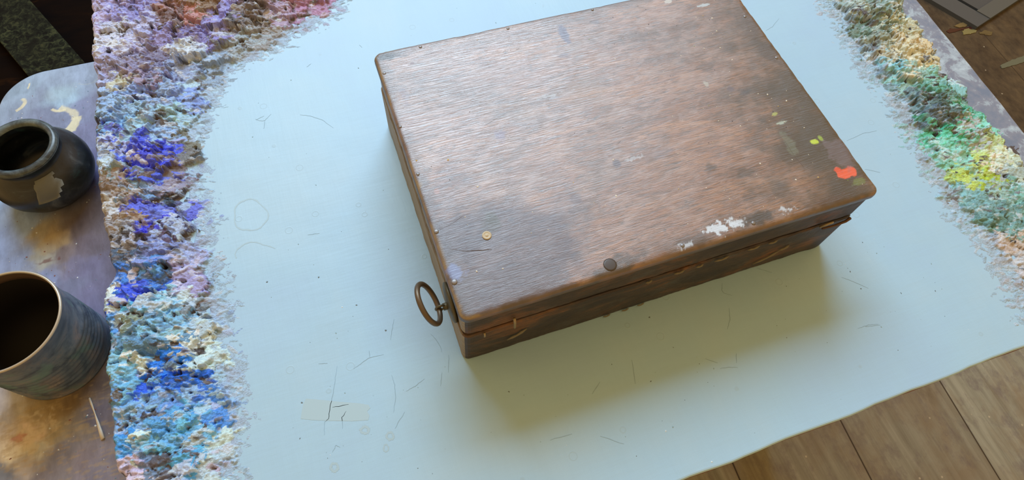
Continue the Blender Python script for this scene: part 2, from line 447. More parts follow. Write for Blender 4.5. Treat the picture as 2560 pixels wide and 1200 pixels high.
    o = grid_mesh(name, PX, PY, Z + TZ, rgba, keep, mcrust, table)
    if label: o['label'] = label
    return o

LC = [(250,20,(186,172,214)),(290,60,(200,196,236)),(270,110,(206,200,240)),(330,120,(190,180,222)),(380,60,(186,180,220)),(330,20,(150,140,180)),(430,20,(168,128,118)),(480,50,(196,140,128)),
 (420,55,(118,90,82)),(520,20,(140,110,80)),(500,95,(140,128,170)),(430,90,(150,138,176)),(560,40,(160,150,190)),(600,50,(136,122,112)),(650,60,(150,142,130)),(640,20,(120,104,96)),(700,30,(176,150,160)),
 (740,10,(180,130,150)),(620,100,(160,166,160)),(560,120,(150,148,140)),(470,130,(206,206,240)),(400,140,(120,108,124)),(360,150,(140,130,150)),(300,160,(150,140,150)),(250,150,(176,168,190)),(260,190,(176,176,200)),
 (330,190,(160,140,150)),(400,190,(126,124,150)),(440,170,(150,160,180)),(300,210,(196,190,158)),(520,160,(150,166,176)),(500,200,(176,196,222)),(270,240,(160,180,232)),(340,240,(140,160,220)),(400,240,(150,170,190)),
 (450,250,(140,160,236)),(300,270,(150,176,236)),(360,290,(158,190,236)),(430,290,(166,198,238)),(260,320,(130,170,232)),(330,320,(160,190,230)),(400,320,(150,176,220)),(470,300,(170,196,226)),(280,350,(110,120,232)),
 (340,350,(84,100,236)),(390,370,(72,84,236)),(320,380,(96,112,230)),(370,390,(74,80,230)),(440,340,(128,122,100)),(260,380,(160,176,226)),(290,410,(196,206,236)),(350,400,(206,196,196)),(340,420,(66,74,220)),(380,440,(84,100,226)),
 (430,410,(128,112,104)),(440,430,(110,120,224)),(300,440,(140,156,150)),(340,460,(142,164,180)),(380,480,(128,160,186)),(410,490,(70,86,96)),(270,470,(150,130,112)),(290,505,(206,200,186)),(420,460,(150,140,150)),(460,470,(170,186,226)),(480,510,(104,110,230)),
 (350,520,(96,104,230)),(370,550,(66,64,222)),(390,530,(110,120,226)),(300,540,(160,136,112)),(440,540,(96,98,130)),(320,575,(180,176,170)),(330,600,(196,196,226)),(360,600,(90,70,84)),(350,630,(76,92,106)),(400,610,(140,150,190)),(420,580,(170,180,226)),(460,580,(170,176,170)),
 (280,600,(160,150,140)),(450,630,(176,180,214)),(300,650,(110,100,96)),(340,660,(92,116,140)),(400,660,(96,150,214)),(300,680,(70,130,230)),(350,700,(60,116,236)),(400,700,(76,128,238)),(340,730,(60,84,236)),(440,650,(196,186,206)),(480,690,(206,196,206)),(500,700,(140,120,108)),(450,690,(160,150,180)),
 (268,720,(224,226,214)),(290,745,(200,186,180)),(260,765,(226,230,230)),(310,765,(110,190,226)),(340,780,(120,176,200)),(330,800,(150,160,130)),(370,750,(196,206,232)),(410,740,(156,196,230)),(450,760,(196,206,226)),(490,760,(140,150,150)),(300,800,(196,206,210)),(290,830,(170,190,200)),(275,860,(120,180,236)),
 (270,800,(90,150,236)),(350,820,(116,150,166)),(330,850,(108,146,164)),(380,860,(104,140,156)),(400,810,(136,186,206)),(450,800,(146,190,214)),(500,800,(190,206,226)),(550,830,(120,150,236)),(480,850,(226,232,240)),(450,880,(230,236,240)),(510,900,(206,220,236)),(300,880,(140,190,236)),
 (340,920,(222,230,240)),(400,905,(36,120,230)),(420,950,(40,110,226)),(390,970,(120,170,220)),(300,950,(120,180,240)),(280,1000,(110,160,226)),(350,975,(40,96,220)),(370,1000,(126,168,214)),(400,1010,(110,150,196)),(440,920,(110,130,140)),(470,960,(150,180,206)),(500,955,(40,110,220)),(550,960,(170,196,226)),(350,1040,(150,190,214)),
 (320,1060,(130,170,210)),(430,1040,(90,160,206)),(480,1030,(110,180,220)),(400,1080,(90,156,190)),(430,1110,(96,170,206)),(370,1110,(130,186,206)),(290,1090,(60,140,216)),(285,1130,(90,160,206)),(330,1130,(206,216,236)),(460,1120,(110,170,206)),(520,1100,(196,210,230)),(540,1040,(80,140,226)),(560,1060,(190,200,226)),
 (360,1160,(110,126,140)),(310,1170,(210,190,220)),(340,1190,(226,200,200)),(430,1160,(96,86,84)),(480,1150,(90,170,226)),(500,1180,(196,206,226)),(560,1150,(200,180,186)),(590,1190,(206,176,170)),(450,1195,(190,196,226))]
lcf = color_field(LC)
Lpoly = [at(u, v, 0.006) for u, v in [(560,1260),(540,1150),(552,1050),(545,950),(530,860),(520,780),(505,700),(480,620),(478,520),(455,430),(455,340),(480,270),(500,215),(545,150),(620,118),(690,82),(730,55),(800,15),(860,-40),(900,-140),(100,-140)]]
Lpoly += [(XL - 0.02, 0.6), (XL - 0.02, -0.2)]
outer = [(at(u, v, 0.010)[1], at(u, v, 0.010)[0]) for u, v in [(300,1198),(285,1170),(266,1130),(268,1090),(262,1000),(262,900),(262,830),(248,775),(250,720),(270,690),(264,600),(245,500),(236,420),(230,330),(226,240),(230,170),(222,120),(222,60),(216,0),(212,-40)]]
outer.sort()
oy = np.array([p[0] for p in outer]); ox = np.array([p[1] for p in outer])
def left_drop(X, Y, h, PX, PY, keep):
    lim = np.interp(Y, oy, ox) + 0.0022 * fbm(Y, Y * 0 + 0.3, 0.011, 91, 3) + 0.0009
    over = lim - X                       # positive beyond the edge
    Z = np.where(over > 0, h - np.clip(over / 0.0030, 0, 1) ** 1.6 * (h + 0.0285), h)
    # rounded shoulder
    sh = np.clip(1 - (-over) / 0.006, 0, 1); Z = np.where(over <= 0, Z - 0.0045 * sh ** 3, Z - 0.0045)
    Z = np.maximum(Z, -0.0288)
    keep = (keep | (over > -0.01)) & (over < 0.0035)
    return keep, Z, PX, PY
def lf(x, y):
    t = np.clip((y + 0.1) / 0.5, 0, 1)
    return np.array(alb(186, 200, 236)) * (1 - t) + np.array(alb(172, 200, 228)) * t
make_crust('paint_crust', -0.287, 0.10, -0.165, 0.56, 0.00052, Lpoly, 0.0175, 0.030, lcf, 30000, 11, 0.036, lf, drop=left_drop, ang0=-0.25,
           label='thick crust of dried blue, violet and white paint along the left edge')
RC = [(2100,10,(150,170,160)),(2050,20,(210,160,150)),(2150,20,(176,190,170)),(2200,30,(130,156,140)),(2130,60,(130,146,130)),(2180,70,(110,140,120)),(2240,60,(206,206,170)),(2200,100,(150,160,140)),(2250,110,(222,206,160)),(2290,100,(216,190,140)),(2230,140,(196,190,160)),
 (2280,150,(230,216,176)),(2320,140,(224,204,150)),(2150,110,(140,186,200)),(2190,125,(120,190,210)),(2230,145,(110,190,206)),(2240,190,(130,196,190)),(2300,190,(150,196,180)),(2330,190,(130,196,170)),(2280,220,(110,140,146)),(2330,230,(90,170,140)),(2370,210,(130,196,190)),(2300,260,(116,150,150)),(2350,260,(84,110,100)),
 (2390,230,(110,160,140)),(2400,270,(70,186,140)),(2430,290,(110,210,180)),(2370,300,(100,110,106)),(2340,290,(90,110,120)),(2330,320,(90,206,160)),(2400,320,(70,200,150)),(2360,335,(86,210,160)),(2450,300,(130,220,190)),(2440,340,(176,176,170)),(2390,370,(130,210,180)),(2420,390,(140,216,190)),(2370,370,(120,200,170)),
 (2480,350,(190,210,130)),(2500,370,(224,236,180)),(2460,400,(206,226,110)),(2490,410,(230,240,200)),(2440,430,(196,220,90)),(2470,440,(180,206,40)),(2520,400,(206,220,190)),(2540,420,(170,190,180)),(2520,440,(140,150,146)),(2550,460,(120,186,170)),(2500,470,(150,190,176)),(2450,480,(120,180,180)),(2480,510,(110,160,156)),(2530,510,(100,150,140)),
 (2430,530,(130,190,186)),(2500,550,(90,140,130)),(2550,550,(110,160,150)),(2460,560,(120,176,160)),(2550,600,(206,180,160)),(2500,620,(190,180,186)),(2540,650,(196,186,180)),(2556,700,(200,186,190)),(2590,700,(200,190,190)),(2620,560,(120,170,150)),(2620,450,(190,200,170))]
rcf = color_field([(u, v, tuple(0.78 * q + 0.22 * (sum(c) / 3 - 6) for q in c)) for u, v, c in RC], (0.95, 1.0, 1.06))
Rpoly = [at(u, v, 0.006) for u, v in [(2040,-80),(2110,10),(2165,90),(2200,150),(2260,215),(2305,300),(2350,380),(2400,460),(2445,530),(2500,580),(2550,650),(2590,740),(2640,820),(2740,840),(2760,560),(2560,405),(2500,350),(2450,285),(2380,215),(2330,145),(2290,80),(2235,0),(2190,-80)]]
def rf(x, y):
    return np.array(alb(190, 198, 208))
_a = at(2235, 0, 0.006); _b = at(2500, 350, 0.006)
def rside(X, Y):
    xl = _a[0] + (Y - _a[1]) * (_b[0] - _a[0]) / (_b[1] - _a[1])
    return np.where(X > xl - 0.010, 0.10, 1.0)
def renv(X, Y): return 0.35 + 0.65 * np.clip((Y - 0.02) / 0.08, 0, 1)
make_crust('paint_crust', 0.44, 0.655, -0.13, 0.46, 0.0006, Rpoly, 0.017, 0.016, rcf, 22000, 41, 0.046, rf, env_fn=renv, fr_fn=rside, ang0=-0.3,
           label='ridge of dried green, yellow and cream paint along the right side')

# ---- hairline cracks, stains and specks on the table paint
def film(name, outline, z0, th, mat, parent, label=None, dome=0.0):
    bm = bmesh.new(); c = Vector((sum(p[0] for p in outline) / len(outline), sum(p[1] for p in outline) / len(outline)))
    n_ = len(outline)
    top = [bm.verts.new((x, y, z0 + th)) for x, y in outline]; bot = [bm.verts.new((x, y, z0)) for x, y in outline]
    inn = [bm.verts.new((c[0] + (x - c[0]) * 0.7, c[1] + (y - c[1]) * 0.7, z0 + th + dome)) for x, y in outline]
    for k in range(n_):
        k2 = (k + 1) % n_
        bm.faces.new((bot[k], bot[k2], top[k2], top[k])); bm.faces.new((top[k], top[k2], inn[k2], inn[k]))
    bm.faces.new(inn)
    o = from_bm(name, bm, mat, parent)
    if label: o['label'] = label
    return o
def z4(l, s=1.6, ox_=500, oy_=450): return [(ox_ + u / s, oy_ + v / s) for u, v in l]
CK = [z4(l) for l in ([(548,745),(540,800),(533,850),(520,910),(515,955),(497,970),(497,1020)],[(615,755),(650,730),(680,710),(735,698)],[(680,710),(676,682)],[(766,780),(779,820),(782,870),(774,930)],[(820,928),(795,965),(780,995)],
   [(825,845),(860,825),(898,795)],[(777,555),(768,600),(762,640)],[(922,615),(945,640),(960,665),(968,690)],[(995,700),(994,770)],[(968,770),(962,825)],[(585,925),(568,950),(570,995)],[(432,220),(478,213)],[(475,735),(510,733)],[(530,910),(595,898)],[(530,1090),(545,1060),(560,1070)])]
CK += [z4(l, 2.857, 480, 0) for l in ([(450,852),(485,862),(520,862),(565,815)],[(520,862),(512,920)],[(770,820),(840,828),(930,855),(1010,915)],[(220,770),(260,763)],[(110,840),(170,858)],[(820,480),(850,455)],[(1195,320),(1215,340)])]
CK += [z4(l, 2.4, 1400, 350) for l in ([(975,860),(970,900),(985,920),(1035,935)],[(1015,1010),(1020,1080),(1005,1135)],[(1690,825),(1760,850),(1850,890)],[(1180,770),(1270,795)],[(1785,1130),(1850,1110),(1910,1105)],[(1830,175),(1920,195)])]
CK += [z4(l, 2.977, 1700, 800) for l in ([(300,362),(360,352),(430,355)],[(420,250),(420,320)],[(190,290),(280,320)],[(1380,50),(1490,38)])]
CK += [z4(l, 2.4, 1900, 0) for l in ([(35,185),(75,160),(115,110)],[(520,845),(620,800),(700,785)])]
CK += [[(1375,1100),(1430,1085)],[(1480,985),(1500,955)],[(1580,900),(1588,960)],[(1500,1090),(1560,1110)],[(640,300),(660,290)]]
mcrack = material('crack_blue_grey', (0.25, 0.39, 0.49), 0.8)  # hairline cracks drawn as ribbons slightly darker than the table paint
for ck in CK:
    P = [Vector(at(u, v)) for u, v in ck]; Q = []
    rr = random.Random(int(ck[0][0] * 7))
    for a, b in zip(P, P[1:]):
        for k in range(5):
            p = a.lerp(b, k / 5); Q.append(p + Vector((rr.uniform(-1, 1), rr.uniform(-1, 1))) * 0.00025)
    Q.append(P[-1]); bm = bmesh.new(); L = []; R_ = []
    for k, p in enumerate(Q):
        t = (Q[min(k + 1, len(Q) - 1)] - Q[max(k - 1, 0)]).normalized(); nrm = Vector((-t.y, t.x))
        ww = 0.00017 * math.sin(math.pi * (k + 0.6) / (len(Q) + 0.2)) + 0.00005
        L.append(p + nrm * ww); R_.append(p - nrm * ww)
    tl = [bm.verts.new((p.x, p.y, TZ + 0.00012)) for p in L]; tr = [bm.verts.new((p.x, p.y, TZ + 0.00012)) for p in R_]
    bl = [bm.verts.new((p.x, p.y, TZ - 0.0002)) for p in L]; br = [bm.verts.new((p.x, p.y, TZ - 0.0002)) for p in R_]
    for k in range(len(Q) - 1):
        bm.faces.new((tl[k], tl[k + 1], tr[k + 1], tr[k])); bm.faces.new((bl[k], bl[k + 1], tl[k + 1], tl[k])); bm.faces.new((br[k], br[k + 1], tr[k + 1], tr[k]))
    from_bm('crack', bm, mcrack, table)
mtape = material('tape_residue', (0.35, 0.52, 0.63), 0.5)
tp = [(765,996),(800,999),(850,1004),(900,1008),(922,1012),(926,1020),(918,1028),(924,1038),(921,1050),(880,1053),(830,1052),(780,1050),(752,1047),(753,1035),(758,1010)]
film('tape_residue', [at(u, v) for u, v in tp], TZ - 0.0002, 0.00032, mtape, table, 'faint beige strip of old tape residue')
mring = material('dried_ring_stain', (0.335, 0.50, 0.61), 0.5)
def ring_stain(cu, cv, ru, rv, w_, seed, a0=0, a1=360):
    rr = random.Random(seed); bm = bmesh.new(); A = []; B = []
    n_ = 48
    full = (a1 - a0) >= 360
    for k in range(n_ + (0 if full else 1)):
        a = math.radians(a0 + (a1 - a0) * k / n_); q = 1 + 0.05 * math.sin(3 * a + seed) + 0.04 * math.sin(5 * a + 2 * seed) + rr.uniform(-0.012, 0.012)
        for LST, e in ((A, w_ / 2 * rr.uniform(0.5, 1.3)), (B, -w_ / 2 * rr.uniform(0.5, 1.3))):
            x, y = at(cu + (ru * q + e) * math.cos(a), cv + (rv * q + e) * math.sin(a)); LST.append(bm.verts.new((x, y, TZ + 0.00010)))
    m = len(A)
    for k in range(m if full else m - 1): bm.faces.new((A[k], A[(k + 1) % m], B[(k + 1) % m], B[k]))
    o = from_bm('ring_stain', bm, mring, table); return o
ring_stain(626, 538, 42, 39, 4, 1)
ring_stain(640, 640, 52, 34, 3, 2, 170, 330)
ring_stain(836, 1168, 9, 10, 7, 3)
ring_stain(912, 1075, 10, 8, 7, 5); ring_stain(975, 1090, 9, 9, 6, 6); ring_stain(965, 1120, 6, 9, 4, 7)
def specks(name, spots, z0, mats, parent, label=None):
    """many dried droplets too small to count, one object; spots = (x, y, r, material index)"""
    bm = bmesh.new()
    rr = random.Random(3)
    for x, y, r_, mi in spots:
        n_ = 7; q = [rr.uniform(0.65, 1.25) for _ in range(n_)]; el = rr.uniform(0.6, 1.0); th = rr.uniform(0, 3.14)
        def pt(k, s): 
            a = 2 * math.pi * k / n_; u = r_ * s * q[k] * math.cos(a); v = r_ * s * q[k] * el * math.sin(a)
            return x + u * math.cos(th) - v * math.sin(th), y + u * math.sin(th) + v * math.cos(th)
        A = [bm.verts.new((*pt(k, 1), z0 - 0.0001)) for k in range(n_)]; B = [bm.verts.new((*pt(k, 0.85), z0 + r_ * 0.16)) for k in range(n_)]
        T = bm.verts.new((x, y, z0 + r_ * 0.3))
        for k in range(n_):
            k2 = (k + 1) % n_
            for f_ in (bm.faces.new((A[k], A[k2], B[k2], B[k])), bm.faces.new((B[k], B[k2], T))): f_.material_index = mi
    o = from_bm(name, bm, mats[0], parent, smooth=True)
    for m_ in mats[1:]: o.data.materials.append(m_)
    tag(o, label, kind='stuff'); return o
msp = [material('speck_grey', alb(110, 124, 130), 0.5), material('speck_white', alb(222, 232, 236), 0.4), material('speck_pale', alb(150, 178, 186), 0.45)]
rr = random.Random(8); sp = []
for _ in range(260):
    u = rr.uniform(560, 2500); v = rr.uniform(5, 1190); x, y = at(u, v)
    if x > 0.45 + rr.uniform(-0.02, 0.05) or y < -0.14 or x < -0.15: continue
    if -0.004 < x < 0.364 and -0.004 < y < 0.27: continue
    t = rr.random(); sp.append((x, y, rr.choice((0.0003, 0.0004, 0.0005, 0.0009)) , 0 if t < 0.45 else (1 if t < 0.6 else 2)))
specks('paint_specks', sp, TZ, msp, table)

# ------------------------------------------------------------------ wooden box
wbox = empty('wooden_box', (0, 0, 0.0003))
tag(wbox, 'old dark wooden paint box with nailed lid and iron ring pull, lying on pale table', 'box')
TOPT = 0.0066     # lid board thickness
def lid_nodes(nt, b):
    N = NB(nt)
    g1 = N.noise(N.coord(scale=(70, 760, 60)), 1.0, 5, 0.7, 0.8)
    g2 = N.noise(N.coord(scale=(9, 60, 30), loc=(1, 0, 0)), 1.0, 5, 0.65, 1.2)
    bl = N.noise(N.coord(scale=(16, 24, 16), loc=(0, 4, 0)), 1.0, 5, 0.7, 0.5)
    c = N.ramp(g2, [(0.28, alb(96, 60, 44)), (0.5, alb(130, 84, 58)), (0.7, alb(162, 110, 68))])
    c = N.mix(N.ramp(g1, [(0.36, 0.95), (0.54, 0)]), c, alb(58, 38, 34))
    c = N.mix(N.ramp(g1, [(0.55, 0), (0.74, 0.45)]), c, alb(150, 108, 80))
    c = N.mix(N.ramp(bl, [(0.48, 0), (0.66, 0.55)]), c, alb(70, 58, 56))
    dust = N.noise(N.coord(scale=(34, 90, 30), loc=(4, 4, 0)), 1.0, 6, 0.72, 0.8)
    c = N.mix(N.ramp(dust, [(0.48, 0), (0.60, 0.32), (0.75, 0.6)]), c, alb(168, 142, 132))
    spot = N.noise(N.coord(scale=(90, 110, 60), loc=(7, 1, 0)), 1.0, 4, 0.6, 0.3)
    c = N.mix(N.ramp(spot, [(0.62, 0), (0.70, 0.6)]), c, alb(62, 54, 58))
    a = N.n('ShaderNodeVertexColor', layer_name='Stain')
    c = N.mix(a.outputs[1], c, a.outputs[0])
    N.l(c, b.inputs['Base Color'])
    ro = N.math('ADD', N.math('MULTIPLY', bl, 0.12), N.math('MULTIPLY', g1, 0.12))
    N.l(N.math('ADD', ro, 0.265), b.inputs['Roughness'])
    N.l(N.math('SUBTRACT', 0.88, N.math('MULTIPLY', a.outputs[1], 0.28)), b.inputs['Specular IOR Level'])
    N.bump(b, g1, 0.6, 0.0005, N.bump(b, bl, 0.12, 0.001))
mlid = material('worn_walnut_lid', rough=0.45, spec=0.9, build=lid_nodes)
mlid.node_tree.nodes['Principled BSDF'].inputs['IOR'].default_value = 1.8
# lid panel: dense grid with rounded rim
ex = np.array([0, 0.0004, 0.001, 0.0018, 0.0028, 0.0045])
xs = np.concatenate([ex, np.arange(0.0055, BL - 0.0055, 0.0009), BL - ex[::-1]])
ys = np.concatenate([ex, np.arange(0.0055, BW - 0.0055, 0.0009), BW - ex[::-1]])
X, Y = np.meshgrid(xs, ys, indexing='ij')
R0 = 0.0075; cxx = np.clip(X, R0, BL - R0); cyy = np.clip(Y, R0, BW - R0)
dx = X - cxx; dy = Y - cyy; dd = np.hypot(dx, dy); mx_ = np.maximum(np.abs(dx), np.abs(dy))
sc = np.where(dd > 1e-9, mx_ / np.maximum(dd, 1e-9), 1)
PX = cxx + dx * sc; PY = cyy + dy * sc
inset = R0 - np.hypot(PX - cxx, PY - cyy)
RR = 0.0038
t = np.clip(1 - inset / RR, 0, 1); Z = BH - RR * (1 - np.sqrt(np.clip(1 - t * t, 0, 1)))
Z = Z + 0.00035 * fbm(X, Y, 0.03, 301) * 1.0 - 0.0007 * np.clip(1 - inset / 0.007, 0, 1) * np.clip(fbm(X, Y, 0.012, 302) * 2, 0, 1)
Z = np.minimum(Z, BH + 0.0004)
st = np.zeros(X.shape + (4,)); nz = fbm(X, Y, 0.03, 310, 5, 0.6); nf = fbm(X, Y, 0.006, 315, 4, 0.6)
st[..., :3] = alb(60, 52, 50)
def blend(m, c, k=1.0):
    m = np.clip(m, 0, 1) * k
    a = st[..., 3:4]; mm = m[..., None]
    st[..., :3] = np.where(a + mm > 0, (st[..., :3] * a * (1 - mm) + np.array(c) * mm) / np.maximum(a * (1 - mm) + mm, 1e-6), st[..., :3])
    st[..., 3] = a[..., 0] * (1 - m) + m
def px_d(u, v, ru, rv=None):
    x, y = at(u, v, BH); x2, y2 = at(u + ru, v, BH); s_ = math.hypot(x2 - x, y2 - y); s2 = s_ * ((rv or ru) / ru)
    return np.sqrt(((X - x) / s_) ** 2 + ((Y - y) / s2) ** 2)
# grime at the front-left corner and at the right end, wear along the rims
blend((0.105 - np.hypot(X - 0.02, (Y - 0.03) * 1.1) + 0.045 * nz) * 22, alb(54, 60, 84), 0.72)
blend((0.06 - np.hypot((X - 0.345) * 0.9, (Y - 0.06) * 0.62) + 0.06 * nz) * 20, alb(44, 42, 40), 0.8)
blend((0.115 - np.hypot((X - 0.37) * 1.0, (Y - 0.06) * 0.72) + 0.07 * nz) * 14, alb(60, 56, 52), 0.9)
blend((0.035 - np.abs(X - 0.35) + 0.04 * nz) * 25 * (Y > 0.15), alb(58, 48, 42), 0.5)
blend((0.012 - np.abs(Y - BW) + 0.012 * nz) * 90, alb(62, 54, 54), 0.5)
blend((0.013 - X + 0.010 * nz) * 110, alb(74, 74, 82), 0.5)
blend((0.02 - Y + 0.03 * nz) * 40, alb(56, 44, 42), 0.45)
wear = (0.0026 - inset + 0.0040 * nz + 0.0026 * nf) * 420
blend(wear * (Y < 0.02), alb(106, 76, 58), 0.5); blend(wear * (X < 0.02), alb(146, 122, 84), 0.8); blend(wear * (X > 0.34), alb(120, 84, 62), 0.7)
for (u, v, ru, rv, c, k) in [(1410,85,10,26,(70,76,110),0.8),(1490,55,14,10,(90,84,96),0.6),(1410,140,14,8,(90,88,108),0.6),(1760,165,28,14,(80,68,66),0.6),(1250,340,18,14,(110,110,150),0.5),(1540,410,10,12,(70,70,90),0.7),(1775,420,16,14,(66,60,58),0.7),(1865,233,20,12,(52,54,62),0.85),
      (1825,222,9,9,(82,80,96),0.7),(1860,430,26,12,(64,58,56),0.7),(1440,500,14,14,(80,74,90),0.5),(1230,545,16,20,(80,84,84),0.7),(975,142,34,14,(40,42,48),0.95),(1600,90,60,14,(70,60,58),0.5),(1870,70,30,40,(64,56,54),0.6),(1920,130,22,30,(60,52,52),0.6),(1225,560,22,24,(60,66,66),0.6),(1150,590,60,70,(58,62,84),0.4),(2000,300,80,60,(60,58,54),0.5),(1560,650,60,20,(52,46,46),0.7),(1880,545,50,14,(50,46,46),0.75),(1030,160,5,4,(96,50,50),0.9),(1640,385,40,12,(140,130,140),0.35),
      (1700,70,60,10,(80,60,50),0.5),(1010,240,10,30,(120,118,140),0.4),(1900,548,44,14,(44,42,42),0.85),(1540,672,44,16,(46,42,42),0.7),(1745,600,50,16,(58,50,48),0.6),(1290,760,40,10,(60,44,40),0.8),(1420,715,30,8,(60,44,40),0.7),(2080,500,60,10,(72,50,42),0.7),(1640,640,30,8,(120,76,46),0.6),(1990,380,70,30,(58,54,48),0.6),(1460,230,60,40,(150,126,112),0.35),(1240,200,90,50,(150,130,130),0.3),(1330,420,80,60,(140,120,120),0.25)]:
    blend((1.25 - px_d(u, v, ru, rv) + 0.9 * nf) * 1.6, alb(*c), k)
# red, green, white and pale paint left on the lid
for (u, v, ru, rv, c, k) in [(2118,431,27,13,(236,92,60),0.97),(2095,425,10,8,(226,80,50),0.9),(2145,455,18,10,(110,128,70),0.6),(2035,355,9,6,(190,214,60),0.95),(2050,345,5,7,(150,180,60),0.8),(1938,286,8,4,(170,180,100),0.8),(1950,308,16,4,(170,186,176),0.85),(1975,360,14,30,(120,136,120),0.35),
      (2100,385,30,40,(120,110,124),0.4),(1766,212,6,8,(170,168,158),0.7),(1760,14,14,4,(180,196,206),0.8),(1670,5,10,6,(196,196,190),0.7),(1141,680,21,24,(112,132,186),0.75),(1092,478,7,9,(176,130,122),0.5),(1092,243,6,6,(176,160,160),0.35)]:
    blend((1.15 - px_d(u, v, ru, rv) + 0.8 * nf) * 4, alb(*c), k)
sm = fbm(X, Y, 0.0028, 330, 4, 0.65) * 1.25
for (u, v, ru, rv, k) in [(1795,570,30,16,0.95),(1835,558,24,14,0.9),(1970,525,22,9,0.7),(1715,612,26,7,0.6),(1370,240,60,5,0.3),(1590,395,26,6,0.35)]:
    blend((0.95 - px_d(u, v, ru, rv) + 1.3 * sm) * 3, alb(206, 218, 232), k)
# the rim edge itself is dirty, with orange worn breaks
eg = np.clip(1.2 - inset / 0.0009, 0, 1); br = (np.clip(fbm(X, Y, 0.045, 340, 3) * 4 + 0.2, 0, 1) * np.clip(1.1 - X / 0.3, 0.15, 1))[..., None]
ec = np.array(alb(56, 42, 38)) * (1 - br) + np.array(alb(112, 74, 50)) * br
st[..., :3] = st[..., :3] * (1 - eg[..., None]) + ec * eg[..., None]; st[..., 3] = np.maximum(st[..., 3], eg * 0.85)
# grid plus skirt
nx, ny = X.shape
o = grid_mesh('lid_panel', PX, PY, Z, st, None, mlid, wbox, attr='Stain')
me = o.data; bm = bmesh.new(); bm.from_mesh(me)
be = [e for e in bm.edges if e.is_boundary]
r = bmesh.ops.extrude_edge_only(bm, edges=be)
for v_ in [g for g in r['geom'] if isinstance(g, bmesh.types.BMVert)]: v_.co.z = BH - TOPT
bm.to_mesh(me); bm.free()
me.polygons.foreach_set('use_smooth', [True] * len(me.polygons))

def body_nodes(nt, b):
    N = NB(nt)
    g1 = N.noise(N.coord(scale=(24, 24, 380)), 1.0, 5, 0.7, 0.8)
    bl = N.noise(N.coord(scale=(14, 14, 26), loc=(2, 1, 7)), 1.0, 5, 0.7, 0.5)
    bl2 = N.noise(N.coord(scale=(30, 30, 40), loc=(8, 1, 2)), 1.0, 5, 0.7, 0.5)
    c = N.ramp(bl, [(0.38, alb(50, 44, 48)), (0.52, alb(72, 60, 54)), (0.66, alb(122, 82, 52))])
    c = N.mix(N.ramp(g1, [(0.36, 0.7), (0.56, 0)]), c, alb(48, 36, 28))
    c = N.mix(N.ramp(bl2, [(0.54, 0), (0.66, 0.6)]), c, alb(76, 76, 78))
    # pale worn wood on the handle side
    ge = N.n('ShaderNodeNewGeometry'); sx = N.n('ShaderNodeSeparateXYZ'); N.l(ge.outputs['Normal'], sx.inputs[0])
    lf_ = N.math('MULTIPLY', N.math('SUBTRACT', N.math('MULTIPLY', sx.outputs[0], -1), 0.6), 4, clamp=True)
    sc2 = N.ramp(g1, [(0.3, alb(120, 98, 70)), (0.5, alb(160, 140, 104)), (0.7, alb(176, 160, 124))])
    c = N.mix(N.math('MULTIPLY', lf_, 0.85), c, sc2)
    N.l(c, b.inputs['Base Color'])
    N.bump(b, g1, 0.7, 0.0010)
mbody = material('grimy_box_side_wood', rough=0.55, spec=0.4, build=body_nodes)
mdark = material('seam_black', (0.006, 0.004, 0.003), 0.9, 0, 0.1)  # near-black fill for the gaps between lid board, frame and tray
def rough_box(name, x0, x1, y0, y1, z0, z1, rad, mat, seed, chip=0.0006):
    bm = bmesh.new(); pts = []
    for (cx_, cy_, a0) in ((x1 - rad, y0 + rad, -90), (x1 - rad, y1 - rad, 0), (x0 + rad, y1 - rad, 90), (x0 + rad, y0 + rad, 180)):
        for k in range(5):
            a = math.radians(a0 + 90 * k / 4); pts.append((cx_ + rad * math.cos(a), cy_ + rad * math.sin(a), math.cos(a), math.sin(a)))
    dense = []
    for k, p in enumerate(pts):
        q = pts[(k + 1) % len(pts)]; L_ = math.hypot(q[0] - p[0], q[1] - p[1]); m = max(1, int(L_ / 0.002))
        for j in range(m): dense.append(tuple(p[i] + (q[i] - p[i]) * j / m for i in range(4)))
    rr = np.random.RandomState(seed); n_ = len(dense)
    w1 = np.convolve(np.r_[rr.randn(n_)], np.ones(5) / 5, 'same') * chip; w0 = np.convolve(rr.randn(n_), np.ones(5) / 5, 'same') * chip
    rows = []
    for j, (z, ins) in enumerate(((z0, 0.0012), (z0 + 0.0014, 0), ((z0 + z1) / 2, 0), (z1 - 0.0012, 0), (z1, 0.0011))):
        rows.append([bm.verts.new((x - nx_ * (ins + (w1[k] * (j >= 3) + w0[k] * (j < 2)) * 0.6 + 0.0001), y - ny_ * (ins + (w1[k] * (j >= 3) + w0[k] * (j < 2)) * 0.6), z + (w1[k] if j >= 3 else 0))) for k, (x, y, nx_, ny_) in enumerate(dense)])
    for A, B in zip(rows, rows[1:]):
        for k in range(n_): bm.faces.new((A[k], A[(k + 1) % n_], B[(k + 1) % n_], B[k]))
    bm.faces.new(rows[0]); bm.faces.new(rows[-1])
    return from_bm(name, bm, mat, wbox, smooth=False)
SEAM = 0.0585
rough_box('lid_frame', 0.0018, BL - 0.0018, 0.0018, BW - 0.0018, SEAM + 0.0016, BH - TOPT - 0.0005, 0.006, mbody, 5)
rough_box('tray', 0.001, BL - 0.001, 0.001, BW - 0.001, 0.0, SEAM - 0.0012, 0.006, mbody, 6)
rough_box('lid_lining', 0.003, BL - 0.003, 0.003, BW - 0.003, BH - TOPT - 0.003, BH - TOPT + 0.002, 0.005, mdark, 8, 0)
rough_box('inner_rim', 0.006, BL - 0.006, 0.006, BW - 0.006, SEAM - 0.004, SEAM + 0.004, 0.005, mdark, 7, 0)

